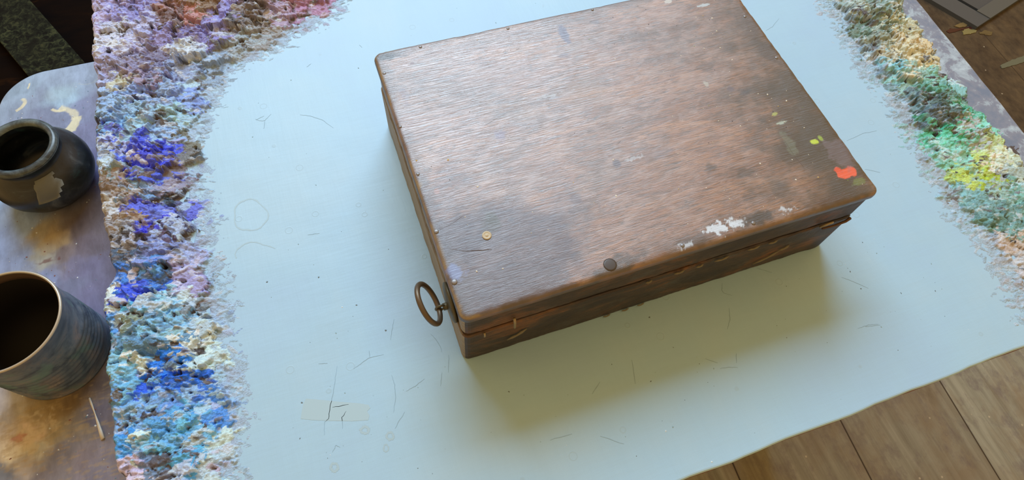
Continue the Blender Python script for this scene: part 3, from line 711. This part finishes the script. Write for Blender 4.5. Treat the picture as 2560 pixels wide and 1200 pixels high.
# nails and screw in the lid
mnail = material('dull_nail_steel', (0.22, 0.22, 0.23), 0.45, 0.6)
mbrass = material('tarnished_brass', (0.30, 0.24, 0.14), 0.5, 0.5)
mpin = material('pale_wood_plug', alb(196, 180, 150), 0.5)
def dome(name, u, v, r_, h_, mat, z=BH, n_=14, label=None):
    x, y = at(u, v, z); x = min(max(x, 0.003), BL - 0.003); y = min(max(y, 0.003), BW - 0.003)
    o = lathe(name, [(r_, -0.0012), (r_, h_ * 0.4), (r_ * 0.75, h_ * 0.85), (0, h_)], mat, wbox, (x, y, z), n=n_)
    if label: o['label'] = label
    return o
for (u, v, r_) in [(961,184,0.0016),(998,318,0.0013),(1045,436,0.0014),(1091,579,0.0019),(1136,705,0.0022),(1051,118,0.0015),(1270,72,0.0014),(1481,25,0.0013),(1706,614,0.0017),(1883,558,0.0017),(1941,145,0.0016),(1862,42,0.0016)]:
    dome('nail', u, v, r_, 0.0007, mnail)
dome('screw', 1525, 662, 0.0052, 0.0003, material('worn_grey_screw', alb(74, 66, 62), 0.42, 0.1), label='large grey screw head near the front rim')
x, y = at(1217, 589, BH)
lathe('wood_plug', [(0.0036, -0.001), (0.0036, 0.0004), (0.0026, 0.0005), (0.0022, 0.0002), (0.0012, 0.0002), (0.001, 0.0005), (0, 0.0005)], mpin, wbox, (x, y, BH), n=18)['label'] = 'small pale ring-shaped plug in the lid'
mls = [material('lid_speck_cream', alb(226, 220, 206), 0.4), material('lid_speck_grey', alb(90, 84, 90), 0.5), material('lid_speck_ochre', alb(206, 176, 110), 0.5), material('lid_speck_green', alb(150, 180, 90), 0.5)]
rr = random.Random(21); sp = []
for (u, v) in [(1740,44),(1791,78),(1757,40),(1780,46),(1760,122),(1702,140),(1800,120),(1830,150),(1895,235),(1966,253),(1918,237),(1796,303),(1851,316),(1989,450),(1930,290),(1696,473),(1765,470),(1538,148),(1823,498),(1533,400),(1194,467),(1120,400),(1041,402),(1192,679),(1257,672),(1540,490),(2045,444),(1960,305),(2010,320),(1900,410),(1980,400)]:
    x, y = at(u, v, BH); sp.append((x, y, rr.uniform(0.0006, 0.0010), 0 if rr.random() < 0.75 else 2))
for _ in range(170):
    x = rr.uniform(0.01, BL - 0.008); y = rr.uniform(0.01, BW - 0.01)
    if rr.random() > 0.3 + 0.7 * x / BL: continue
    t = rr.random(); sp.append((x, y, rr.uniform(0.0003, 0.0006), 0 if t < 0.45 else (1 if t < 0.8 else (2 if t < 0.93 else 3))))
specks('paint_specks', sp, BH + 0.0001, mls, wbox)
# scratches: thin grooves showing dark
mscr = material('scratch_grime', alb(96, 84, 80), 0.6)
for l in ([(1192,326),(1240,298),(1285,272)],[(1305,333),(1370,305),(1440,282)],[(1098,576),(1130,560),(1156,541)],[(1960,350),(1985,390),(2010,420)],[(1110,620),(1160,628),(1230,624)],[(1545,360),(1552,352)],[(1290,125),(1299,122)]):
    P = [Vector(at(u, v, BH)) for u, v in l]; bm = bmesh.new()
    tube_bm(bm, [(p.x, p.y, BH - 0.00006) for p in P], 0.00016, 6)
    from_bm('scratch', bm, mscr, wbox)
# splinters and old paint along the seam, hook and eyelet
mspl = material('pale_splinter', alb(122, 114, 96), 0.7, 0, 0.2)
def seam_bit(x, z, L_, r_, ang, mat=mspl, name='splinter'):
    bm = bmesh.new(); c_, s_ = math.cos(ang), math.sin(ang)
    pts = [(x + c_ * L_ * (k / 4 - 0.5), -0.0002 - 0.0004 * math.sin(k), z + s_ * L_ * (k / 4 - 0.5) + 0.0006 * math.sin(k * 2.1)) for k in range(5)]
    tube_bm(bm, pts, [r_ * 0.4, r_, r_ * 0.8, r_ * 1.1, r_ * 0.3], 7, flat=0.6); return from_bm(name, bm, mat, wbox, smooth=True)
seam_bit(0.046, 0.030, 0.020, 0.0012, 0.6)
seam_bit(0.286, 0.022, 0.026, 0.0011, 0.55); seam_bit(0.299, 0.033, 0.010, 0.0012, 0.4)
for x, L_ in ((0.186, 0.010), (0.205, 0.007), (0.226, 0.014), (0.256, 0.012), (0.275, 0.009), (0.158, 0.006)):
    seam_bit(x, SEAM - 0.001 + 0.001 * math.sin(x * 300), L_, 0.0010, 0.03)
for (x, z) in ((0.150, 0.002), (0.165, 0.003), (0.132, 0.0022)): seam_bit(x, z, 0.007, 0.0008, 0)
# left pin and right eye
bm = bmesh.new(); tube_bm(bm, [(0.041, -0.001, 0.073), (0.0415, -0.002, 0.066), (0.042, -0.0018, 0.055)], 0.0011, 8); from_bm('hinge_pin', bm, mbrass, wbox, smooth=True)
bm = bmesh.new(); tube_bm(bm, [(0.0178, -0.0006, 0.0600), (0.018, -0.0012, 0.055), (0.018, -0.0006, 0.052)], 0.0008, 8); from_bm('hinge_pin', bm, mbrass, wbox, smooth=True)
bm = bmesh.new(); tube_bm(bm, [(0.323 + 0.0046 * math.cos(a), -0.0022 - 0.0015 * math.sin(a), 0.066 + 0.0058 * math.sin(a)) for a in [2 * math.pi * k / 20 for k in range(20)]], 0.0009, 8, True); from_bm('eyelet', bm, mbrass, wbox, smooth=True)
mh = material('rusty_hook', alb(96, 66, 44), 0.6, 0.3)
bm = bmesh.new(); tube_bm(bm, [(0.322, -0.0025, 0.060), (0.335, -0.003, 0.0595), (0.346, -0.0026, 0.0600), (0.3515, -0.0012, 0.0605)], [0.0008, 0.0010, 0.0012, 0.0014], 8); from_bm('hook', bm, mh, wbox, smooth=True)
# ring pull on the left end
PY0, PZ0 = 0.0315, 0.060
mrust = material('dark_iron', alb(96, 88, 66), 0.5, 0.45)
bm = bmesh.new(); A = []
n_ = 32
rings = []
for (r_, xo) in ((1.0, 0.0012), (1.0, -0.0008), (0.85, -0.0018), (0.3, -0.0028), (0.001, -0.003)):
    rings.append([bm.verts.new((xo, PY0 + 0.0165 * r_ * math.cos(2 * math.pi * k / n_), PZ0 + 0.0165 * r_ * math.sin(2 * math.pi * k / n_))) for k in range(n_)])
for A_, B_ in zip(rings, rings[1:]):
    for k in range(n_): bm.faces.new((A_[k], A_[(k + 1) % n_], B_[(k + 1) % n_], B_[k]))
bm.faces.new(rings[0]); bm.faces.new(rings[-1])
from_bm('escutcheon', bm, mrust, wbox, smooth=True)['label'] = 'round dark metal plate behind the ring'
att = Vector((-0.0095, PY0 - 0.002, PZ0)); dv = Vector((-0.42, 0, 0.9)).normalized(); yv = Vector((0.02, 1, 0)).normalized(); RG = 0.0162
ctr = att + dv * RG
bm = bmesh.new(); tube_bm(bm, [ctr + (dv * math.cos(a) + yv * math.sin(a)) * RG for a in [2 * math.pi * k / 48 for k in range(48)]], 0.0021, 12, True)
ring = from_bm('ring_pull', bm, material('brown_iron_ring', alb(104, 88, 70), 0.42, 0.55), wbox, smooth=True); ring['label'] = 'brown iron ring pull'
bm = bmesh.new(); tube_bm(bm, [(-0.001, att.y, PZ0), (-0.006, att.y, PZ0)], 0.0030, 10); tube_bm(bm, [Vector((-0.0082, att.y, PZ0)) + Vector((0.0036 * math.cos(a), 0, 0.0040 * math.sin(a))) for a in [2 * math.pi * k / 20 for k in range(20)]], 0.0010, 8, True)
from_bm('staple', bm, mrust, wbox, smooth=True)

# ------------------------------------------------------------------ side shelf (lower stand) with paint stains
stand = empty('side_stand', (0, 0, FLOOR))
tag(stand, 'low grey-violet stained side stand butted against the left of painted table', 'side table')
SZ = SHELF - FLOOR
def shelf_nodes(nt, b):
    N = NB(nt); a = N.n('ShaderNodeVertexColor', layer_name='Col')
    fine = N.noise(N.coord(scale=(160, 60, 160)), 1.0, 4, 0.65, 0.4)
    c = N.mix(N.ramp(fine, [(0.35, 0.35), (0.6, 0)]), a.outputs[0], (0.45, 0.42, 0.42), 'MULTIPLY')
    N.l(c, b.inputs['Base Color'])
    N.bump(b, fine, 0.25, 0.0008)
mshelf = material('stained_stand_top', rough=0.4, spec=0.45, build=shelf_nodes)
XS0, XS1, YS0, YS1 = -0.381, XL - 0.001, -0.25, 0.4685
xs = np.arange(XS0, XS1 + 0.0008, 0.0008); ys = np.arange(YS0, YS1, 0.0008); xs[-1] = XS1
X, Y = np.meshgrid(xs, ys, indexing='ij')
SC = [(20,215,(130,146,160)),(60,220,(140,156,172)),(150,200,(146,160,178)),(210,190,(140,152,170)),(160,240,(156,180,196)),(90,250,(130,140,158)),(220,260,(120,124,150)),(130,300,(118,124,146)),(215,330,(118,118,146)),(225,420,(108,104,140)),
 (10,480,(150,176,206)),(30,520,(146,166,196)),(20,600,(136,156,196)),(60,640,(130,146,180)),(60,560,(130,150,184)),(100,580,(146,134,112)),(140,590,(150,130,100)),(110,640,(150,150,140)),(160,630,(120,108,110)),(200,560,(96,84,84)),(220,600,(100,90,100)),(230,660,(104,100,126)),(200,660,(112,108,130)),(180,700,(106,108,130)),(240,740,(110,106,132)),(120,690,(120,130,160)),
 (10,990,(190,186,190)),(40,1030,(170,160,150)),(80,1020,(150,128,92)),(130,1010,(140,114,74)),(180,1000,(120,96,66)),(230,960,(96,82,76)),(245,1050,(104,98,110)),(60,1080,(206,180,160)),(30,1120,(212,200,176)),(90,1120,(180,176,166)),(140,1080,(140,126,100)),(200,1080,(126,114,100)),(60,1170,(172,160,152)),(20,1190,(110,116,130)),(120,1180,(120,112,116)),(220,1160,(130,118,122)),(250,1190,(120,112,120)),(160,1130,(116,112,120)),(100,1240,(120,116,120))]
P_ = np.array([at(u, v, SHELF) for u, v, _ in SC]); C_ = np.array([alb(*c, 1.28) for _, _, c in SC]) * np.array((0.95, 1.0, 1.10))
WX = X + 0.010 * fbm(X, Y, 0.02, 501, 4, 0.6); WY = Y + 0.014 * fbm(X, Y, 0.02, 502, 4, 0.6)
num = np.zeros(X.shape + (3,)); den = np.zeros(X.shape)
for p, c in zip(P_, C_):
    d2 = (WX - p[0]) ** 2 + (WY - p[1]) ** 2; wgt = 1 / (d2 + 2e-5) ** 2; num += wgt[..., None] * c; den += wgt
colr = num / den[..., None]
bn = fbm(X, Y, 0.016, 510, 5, 0.62); fn = fbm(X, Y, 0.004, 515, 3)
colr *= (1 + 0.22 * bn)[..., None]
def sblend(m, c, k):
    m = (np.clip(m, 0, 1) * k)[..., None]; colr[:] = colr * (1 - m) + np.array(c) * m
def sd_px(u, v, ru, rv):
    x, y = at(u, v, SHELF); x2, _ = at(u + ru, v, SHELF); s_ = abs(x2 - x) + 1e-6
    return np.sqrt(((X - x) / s_) ** 2 + ((Y - y) / (s_ * rv / ru)) ** 2)
def sarc(cu, cv, ru, rv, w_, a0, a1, c, k):
    x, y = at(cu, cv, SHELF); x2, _ = at(cu + ru, cv, SHELF); s_ = abs(x2 - x)
    dx_ = (X - x) / s_; dy_ = (Y - y) / (s_ * rv / ru); r_ = np.hypot(dx_, dy_) + 0.18 * bn; a = np.degrees(np.arctan2(dy_, dx_)) % 360
    m = (a > a0) & (a < a1)
    sblend((w_ - np.abs(r_ - 1)) * 14 * m + 0 * r_, c, k)
CRM = alb(232, 224, 190)
sarc(110, 315, 80, 62, 0.16, 0, 60, CRM, 0.75); sarc(150, 300, 45, 48, 0.28, 270, 360, CRM, 0.9)
sarc(35, 262, 26, 24, 0.22, 280, 360, CRM, 0.85); sarc(35, 262, 26, 24, 0.2, 0, 60, CRM, 0.75); sarc(152, 262, 22, 22, 0.2, 200, 300, CRM, 0.9); sarc(52, 205, 16, 16, 0.22, 290, 360, CRM, 0.9)
sarc(218, 195, 30, 22, 0.1, 220, 340, alb(176, 186, 190), 0.6)
sblend((1.1 - sd_px(150, 232, 52, 38) + 0.5 * bn) * 2, alb(166, 190, 204), 0.5)
sblend((1.1 - sd_px(62, 1090, 60, 50) + 1.6 * fn) * 2, alb(206, 190, 166), 0.6)
sblend((1.0 - sd_px(46, 1096, 18, 14) + 1.0 * fn) * 2, alb(190, 110, 96), 0.6)
sblend((1.0 - sd_px(128, 608, 40, 30) + 1.2 * bn) * 2, alb(176, 160, 130), 0.5)
sblend((1.0 - sd_px(112, 655, 34, 7) + 1.2 * fn) * 2, alb(104, 60, 62), 0.7)
strk = fbm(X * 0.25, Y, 0.0016, 540, 3)
sblend((strk - 0.1) * 3 * (Y < at(100, 990, SHELF)[1]), alb(176, 150, 108), 0.4)
rad = 0.048
cxx = np.clip(X, XS0 + rad, None); cyy = np.clip(Y, None, YS1 - rad)
inn = np.hypot(X - cxx, Y - cyy)
dx_ = X - cxx; dy_ = Y - cyy; mx_ = np.maximum(np.abs(dx_), np.abs(dy_)); sc = np.where(inn > 1e-9, mx_ / np.maximum(inn, 1e-9), 1)
PX = cxx + dx_ * sc; PY = cyy + dy_ * sc
ins = rad - np.hypot(PX - cxx, PY - cyy)
Z = SZ - 0.003 * np.clip(1 - ins / 0.003, 0, 1) ** 2
rgba = np.ones(X.shape + (4,)); rgba[..., :3] = np.clip(colr, 0.01, 0.9)
o = grid_mesh('stand_top', PX, PY, Z, rgba, None, mshelf, stand)
bm = bmesh.new(); bm.from_mesh(o.data)
be = [e for e in bm.edges if e.is_boundary]
r = bmesh.ops.extrude_edge_only(bm, edges=be)
for v_ in [g for g in r['geom'] if isinstance(g, bmesh.types.BMVert)]: v_.co.z = SZ - 0.02
bm.to_mesh(o.data); bm.free()
for (x, y) in ((-0.345, -0.2), (-0.30, -0.2), (-0.345, 0.40), (-0.30, 0.40)):
    bm = bmesh.new(); box_bm(bm, x - 0.012, x + 0.012, y - 0.012, y + 0.012, 0, SZ - 0.004, 0.002); from_bm('leg', bm, mleg, stand)
# paint drip and specks on the stand
mdrip = material('cream_drip', alb(216, 206, 192), 0.4)
bm = bmesh.new(); dp = [at(u, v, SHELF) for u, v in [(224,996),(229,1010),(238,1035),(246,1060),(252,1080),(258,1098)]]
tube_bm(bm, [(x, y, SZ + 0.0003) for x, y in dp], [0.0012, 0.0014, 0.0008, 0.0018, 0.0024, 0.0026], 8, flat=0.5); from_bm('paint_drip', bm, mdrip, stand, smooth=True)
rr = random.Random(77); sp = []
for _ in range(230):
    x = rr.uniform(XS0 + 0.01, XS1 - 0.004); y = rr.uniform(-0.05, 0.44); sp.append((x, y, rr.choice((0.0004, 0.0006, 0.0009)), rr.choice((0, 0, 0, 1, 2))))
specks('paint_specks', sp, SZ, [material('stand_speck_white', alb(206, 212, 220), 0.4), material('stand_speck_rust', alb(130, 80, 70), 0.5), material('stand_speck_teal', alb(90, 130, 150), 0.5)], stand)

# ------------------------------------------------------------------ black jar
def jar_nodes(nt, b):
    N = NB(nt)
    a = N.noise(N.coord(scale=(26, 26, 34)), 1.0, 5, 0.65, 0.8); f2 = N.noise(N.coord(scale=(60, 60, 90), loc=(3, 0, 0)), 1.0, 4, 0.7, 0.4)
    c = N.ramp(a, [(0.42, alb(20, 26, 32)), (0.56, alb(36, 44, 52)), (0.64, alb(70, 78, 84)), (0.76, alb(104, 108, 108))])
    c = N.mix(N.ramp(f2, [(0.56, 0), (0.7, 0.5)]), c, alb(40, 70, 74))
    N.l(c, b.inputs['Base Color']); N.l(N.math('ADD', N.math('MULTIPLY', a, 0.35), 0.2), b.inputs['Roughness'])
    N.bump(b, f2, 0.2, 0.0008)
def lip_nodes(nt, b):
    N = NB(nt); a = N.noise(N.coord(scale=(60, 60, 60)), 1.0, 5, 0.7, 0.6)
    N.l(N.ramp(a, [(0.36, alb(40, 50, 56)), (0.52, alb(78, 92, 98)), (0.7, alb(112, 126, 128))]), b.inputs['Base Color'])
mjar = material('paint_smeared_black_glaze', rough=0.35, spec=0.5, build=jar_nodes)
jar = empty('jar', (-0.3230, 0.3085, SHELF))
tag(jar, 'round-bellied black jar with thick open rim standing on the side stand', 'jar')
lathe('body', [(0, 0.0), (0.026, 0.0), (0.031, 0.002), (0.0380, 0.009), (0.0428, 0.018), (0.0440, 0.027), (0.0422, 0.037), (0.0362, 0.0462), (0.0312, 0.0505), (0.0300, 0.0535),
   (0.0312, 0.0560), (0.0322, 0.0585), (0.0324, 0.0600), (0.0312, 0.0622), (0.0288, 0.0628), (0.0264, 0.0618), (0.0252, 0.0590), (0.0250, 0.055), (0.0256, 0.051), (0.033, 0.043), (0.038, 0.032), (0.0375, 0.020), (0.033, 0.009), (0.0, 0.006)], mjar, jar, wob=0.004, n=96)
lathe('lip', [(0.0326, 0.0592), (0.0316, 0.0622), (0.0290, 0.0632), (0.0262, 0.0622), (0.0250, 0.0592)], material('worn_grey_lip', rough=0.3, build=lip_nodes), jar, wob=0.004, n=96)['label'] = 'worn grey lip'
mliq = material('dark_residue', alb(26, 22, 20), 0.12)
lathe('residue', [(0, 0.0088), (0.020, 0.0085), (0.0305, 0.0092)], mliq, jar, n=64)
bm = bmesh.new()
# pale patch of scraped paint on the belly, following its curve
def belly(a, t):
    prof = [(0.0445, 0.027), (0.0428, 0.037), (0.0368, 0.0464), (0.0320, 0.0512)]
    f_ = t * 3; k = min(2, int(f_)); g = f_ - k; r_ = prof[k][0] * (1 - g) + prof[k + 1][0] * g; z_ = prof[k][1] * (1 - g) + prof[k + 1][1] * g
    return r_ * math.cos(a), r_ * math.sin(a), z_
rr = random.Random(5); G = [[bm.verts.new(belly(math.radians(-92 + 34 * i / 8 + (rr.uniform(-3, 3) if i in (0, 8) else 0) + j * 1.5), 0.1 + 0.8 * j / 6)) for j in range(7)] for i in range(9)]
for i in range(8):
    for j in range(6):
        if (i, j) in ((0, 5), (7, 0), (7, 1), (6, 0), (7, 4)): continue
        bm.faces.new((G[i][j], G[i + 1][j], G[i + 1][j + 1], G[i][j + 1]))
bmesh.ops.solidify(bm, geom=bm.faces[:], thickness=0.0004)
from_bm('paint_patch', bm, material('grey_paint_patch', alb(150, 152, 146), 0.4), jar, smooth=True)['label'] = 'pale grey patch of scraped paint'

# ------------------------------------------------------------------ tin can
def can_nodes(nt, b):
    N = NB(nt)
    a = N.noise(N.coord(scale=(22, 22, 30)), 1.0, 5, 0.7, 0.8); f2 = N.noise(N.coord(scale=(50, 50, 200), loc=(3, 0, 0)), 1.0, 4, 0.7, 0.4)
    c = N.ramp(a, [(0.36, alb(54, 66, 90)), (0.5, alb(98, 112, 130)), (0.6, alb(122, 120, 128)), (0.72, alb(160, 152, 144))])
    c = N.mix(N.ramp(f2, [(0.5, 0), (0.66, 0.6)]), c, alb(60, 72, 92))
    c = N.mix(N.ramp(N.noise(N.coord(scale=(34, 34, 34), loc=(9, 9, 2)), 1.0, 4, 0.6), [(0.56, 0), (0.64, 0.7)]), c, alb(96, 128, 132))
    N.l(c, b.inputs['Base Color']); N.bump(b, f2, 0.2, 0.0008)
mcan = material('paint_stained_tin', rough=0.4, metal=0.05, spec=0.5, build=can_nodes)
can = empty('tin_can', (-0.3248, 0.1283, SHELF))
tag(can, 'ribbed paint-stained tin can, open and empty, nearest the bottom left of photo', 'can')
R_ = 0.0408; prof = [(0, 0.002), (0.038, 0.002), (0.0385, 0.0), (0.0415, 0.0), (0.0415, 0.002), (R_, 0.0035)]
for k in range(7):
    z = 0.012 + k * 0.005
    prof += [(R_, z), (R_ + 0.0009, z + 0.00125), (R_, z + 0.0025)]
prof += [(R_, 0.0728), (0.0414, 0.0738), (0.0418, 0.0748), (0.0414, 0.0757), (0.0406, 0.0757), (0.0400, 0.0748)]
lathe('body', prof, mcan, can, wob=0.004, seed=2)
lathe('rim', [(0.0417, 0.0742), (0.0422, 0.0752), (0.0417, 0.0762), (0.0406, 0.0763), (0.0400, 0.0756), (0.0402, 0.0744)], material('bare_tin_rim', alb(186, 176, 160), 0.35, 0.4), can, wob=0.004, seed=2)['label'] = 'pale bare metal rim'
lathe('inside', [(0.0401, 0.0745), (0.0399, 0.0665), (0.0397, 0.0655), (0.0398, 0.030), (0.0398, 0.004), (0, 0.003)], material('dark_can_inside', alb(18, 14, 10), 0.7, 0.0), can, wob=0.004, seed=2)
lathe('collar', [(0.04005, 0.0748), (0.0396, 0.0700), (0.0394, 0.0665), (0.0397, 0.0662)], material('brown_inner_band', alb(104, 84, 72), 0.45, 0.2), can, wob=0.004, seed=2)['label'] = 'brownish band just inside the rim'

# ------------------------------------------------------------------ things beyond the table
def slab(name, corners, z0, z1, mat, label, cat, bev=0.004):
    bm = bmesh.new(); vs = [bm.verts.new((x, y, z1)) for x, y in corners]; f_ = bm.faces.new(vs)
    r_ = bmesh.ops.extrude_face_region(bm, geom=[f_]); bmesh.ops.translate(bm, vec=(0, 0, z0 - z1), verts=[e for e in r_['geom'] if isinstance(e, bmesh.types.BMVert)])
    o = from_bm(name, bm, mat); m_ = o.modifiers.new('bevel', 'BEVEL'); m_.width = bev; m_.segments = 2
    if label: tag(o, label, cat)
    return o
# near-black block added for the shade at far left, mottled green board on it
def shade_block_nodes(nt, b):
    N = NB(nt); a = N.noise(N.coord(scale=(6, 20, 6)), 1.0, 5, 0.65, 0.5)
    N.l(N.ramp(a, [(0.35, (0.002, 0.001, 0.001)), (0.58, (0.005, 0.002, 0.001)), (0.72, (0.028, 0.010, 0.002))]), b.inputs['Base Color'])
zt = -0.42
A0 = np.array(at(79, 5, zt)); A1 = np.array(at(160, 97, zt)); Bq = np.array(at(0, 105, zt)); B1 = np.array(at(60, 183, zt))
slab('shade_block', [(-1.25, 0.48), (-0.275, 0.48), (-0.275, 1.35), (-1.25, 1.35)], FLOOR, zt - 0.025, material('near_black_shade', rough=0.8, spec=0.04, build=shade_block_nodes), 'very dark brown block added to stand for the shade behind the side stand', 'block')
def mottle_nodes(nt, b):
    N = NB(nt); a = N.noise(N.coord(scale=(85, 85, 85)), 1.0, 6, 0.72, 0.6); a2 = N.noise(N.coord(scale=(9, 9, 9)), 1.0, 3, 0.6)
    c = N.ramp(a, [(0.40, (0.004, 0.004, 0.003)), (0.50, (0.012, 0.015, 0.009)), (0.60, (0.04, 0.047, 0.022)), (0.7, (0.06, 0.055, 0.025))])
    N.l(N.mix(N.ramp(a2, [(0.4, 0.55), (0.6, 0)]), c, alb(24, 22, 16)), b.inputs['Base Color'])
mmot = material('mottled_green_black', rough=0.8, spec=0.08, build=mottle_nodes)
dR = (A1 - A0) / np.linalg.norm(A1 - A0)
nrm = np.array([dR[1], -dR[0]]); wd = abs(np.dot(Bq - A0, nrm)); sg = np.sign(np.dot(Bq - A0, nrm))
c0 = A0 - dR * 0.45; c1 = A0 + dR * 0.36
slab('marbled_board', [tuple(c0), tuple(c1), tuple(c1 + nrm * sg * wd), tuple(c0 + nrm * sg * wd)], zt - 0.0248, zt, mmot, 'mottled green and black board in the dark at top left corner', 'board', 0.002)
# grey painted frame lying on the floor at the top right
fr = empty('panel_frame', (0, 0, FLOOR)); tag(fr, 'dull grey framed panel lying on the floor at top right corner', 'frame')
zf = FLOOR + 0.012
tip = np.array(at(2444, 67, zf)); pL = np.array(at(2329, 0, zf)); pR = np.array(at(2546, 0, zf))
dl = (pL - tip) / np.linalg.norm(pL - tip); dr = (pR - tip) / np.linalg.norm(pR - tip)
mgrey = material('dull_grey_paint', (0.058, 0.068, 0.078), 0.6); mgrey2 = material('dull_grey_panel', (0.052, 0.062, 0.074), 0.6)
def quad(name, a, b, c, d, z0, z1, mat):
    bm = bmesh.new(); vs = [bm.verts.new((p[0], p[1], z1)) for p in (a, b, c, d)]; f_ = bm.faces.new(vs); r_ = bmesh.ops.extrude_face_region(bm, geom=[f_])
    bmesh.ops.translate(bm, vec=(0, 0, z0 - z1), verts=[e for e in r_['geom'] if isinstance(e, bmesh.types.BMVert)]); return from_bm(name, bm, mat, fr)
inw = np.array(at(2469, 37, zf)); wl = 0.055; LL, LR = 0.5, 0.42
iw = tip + dl * wl + dr * wl
quad('frame_rail', tip, tip + dl * LL, tip + dl * LL + dr * (wl * 1.15), tip + dr * (wl * 1.15), 0.0, 0.012, mgrey)
quad('frame_rail', tip + dr * (wl * 1.15 + 0.001) , tip + dr * LR, tip + dr * LR + dl * wl * 0.8, tip + dr * (wl * 1.15 + 0.001) + dl * wl * 0.8, 0.0, 0.014, material('grey_rail', (0.076, 0.086, 0.088), 0.6))
quad('inner_panel', tip + dl * (wl * 0.8 + 0.001) + dr * (wl * 1.15 + 0.014), tip + dl * LL + dr * (wl * 1.15 + 0.014), tip + dl * LL + dr * LR, tip + dl * (wl * 0.8 + 0.001) + dr * LR, 0.0, 0.011, mgrey2)
# splashes of paint dried on the floor to the right
def splash(px, cols, th, name='paint_splash', label=None):
    bm = bmesh.new(); jr = random.Random(len(px) * 7 + int(px[0][0])); dn = []
    for k, (u, v) in enumerate(px):
        u2, v2 = px[(k + 1) % len(px)]
        for q in range(5): dn.append((u + (u2 - u) * q / 5 + jr.uniform(-1.6, 1.6), v + (v2 - v) * q / 5 + jr.uniform(-1.0, 1.0)))
    outl = [at(u, v, FLOOR) for u, v in dn]; top = [bm.verts.new((x, y, FLOOR + th)) for x, y in outl]; bot = [bm.verts.new((x, y, FLOOR)) for x, y in outl]
    bm.faces.new(top)
    for k in range(len(top)): k2 = (k + 1) % len(top); bm.faces.new((bot[k], bot[k2], top[k2], top[k]))
    return tag(from_bm(name, bm, material(name, alb(*cols), 0.5)), label, 'paint splash')
splash([(2404,78),(2420,72),(2441,78),(2438,82),(2425,86),(2408,88)], (130, 120, 76), 0.002, label='yellowish dried paint splash on floor below the grey frame tip')
splash([(2384,66),(2402,58),(2416,56),(2425,62),(2412,67),(2400,70)], (120, 100, 62), 0.002, label='tan dried paint splash beside the grey frame left rail')
splash([(2375,72),(2400,72),(2432,66),(2428,73),(2396,77),(2372,84),(2366,78)], (62, 18, 14), 0.0015, label='dark red dried paint streak between two pale splashes')
splash([(2447,82),(2462,76),(2480,80),(2478,90),(2464,88),(2450,86)], (98, 82, 50), 0.0015, label='ochre dried paint splash right of the yellowish one')
splash([(2500,165),(2530,150),(2560,140),(2575,146),(2560,156),(2535,164),(2505,172)], (96, 100, 84), 0.0015, label='long grey-green paint smear on floor near right photo edge')
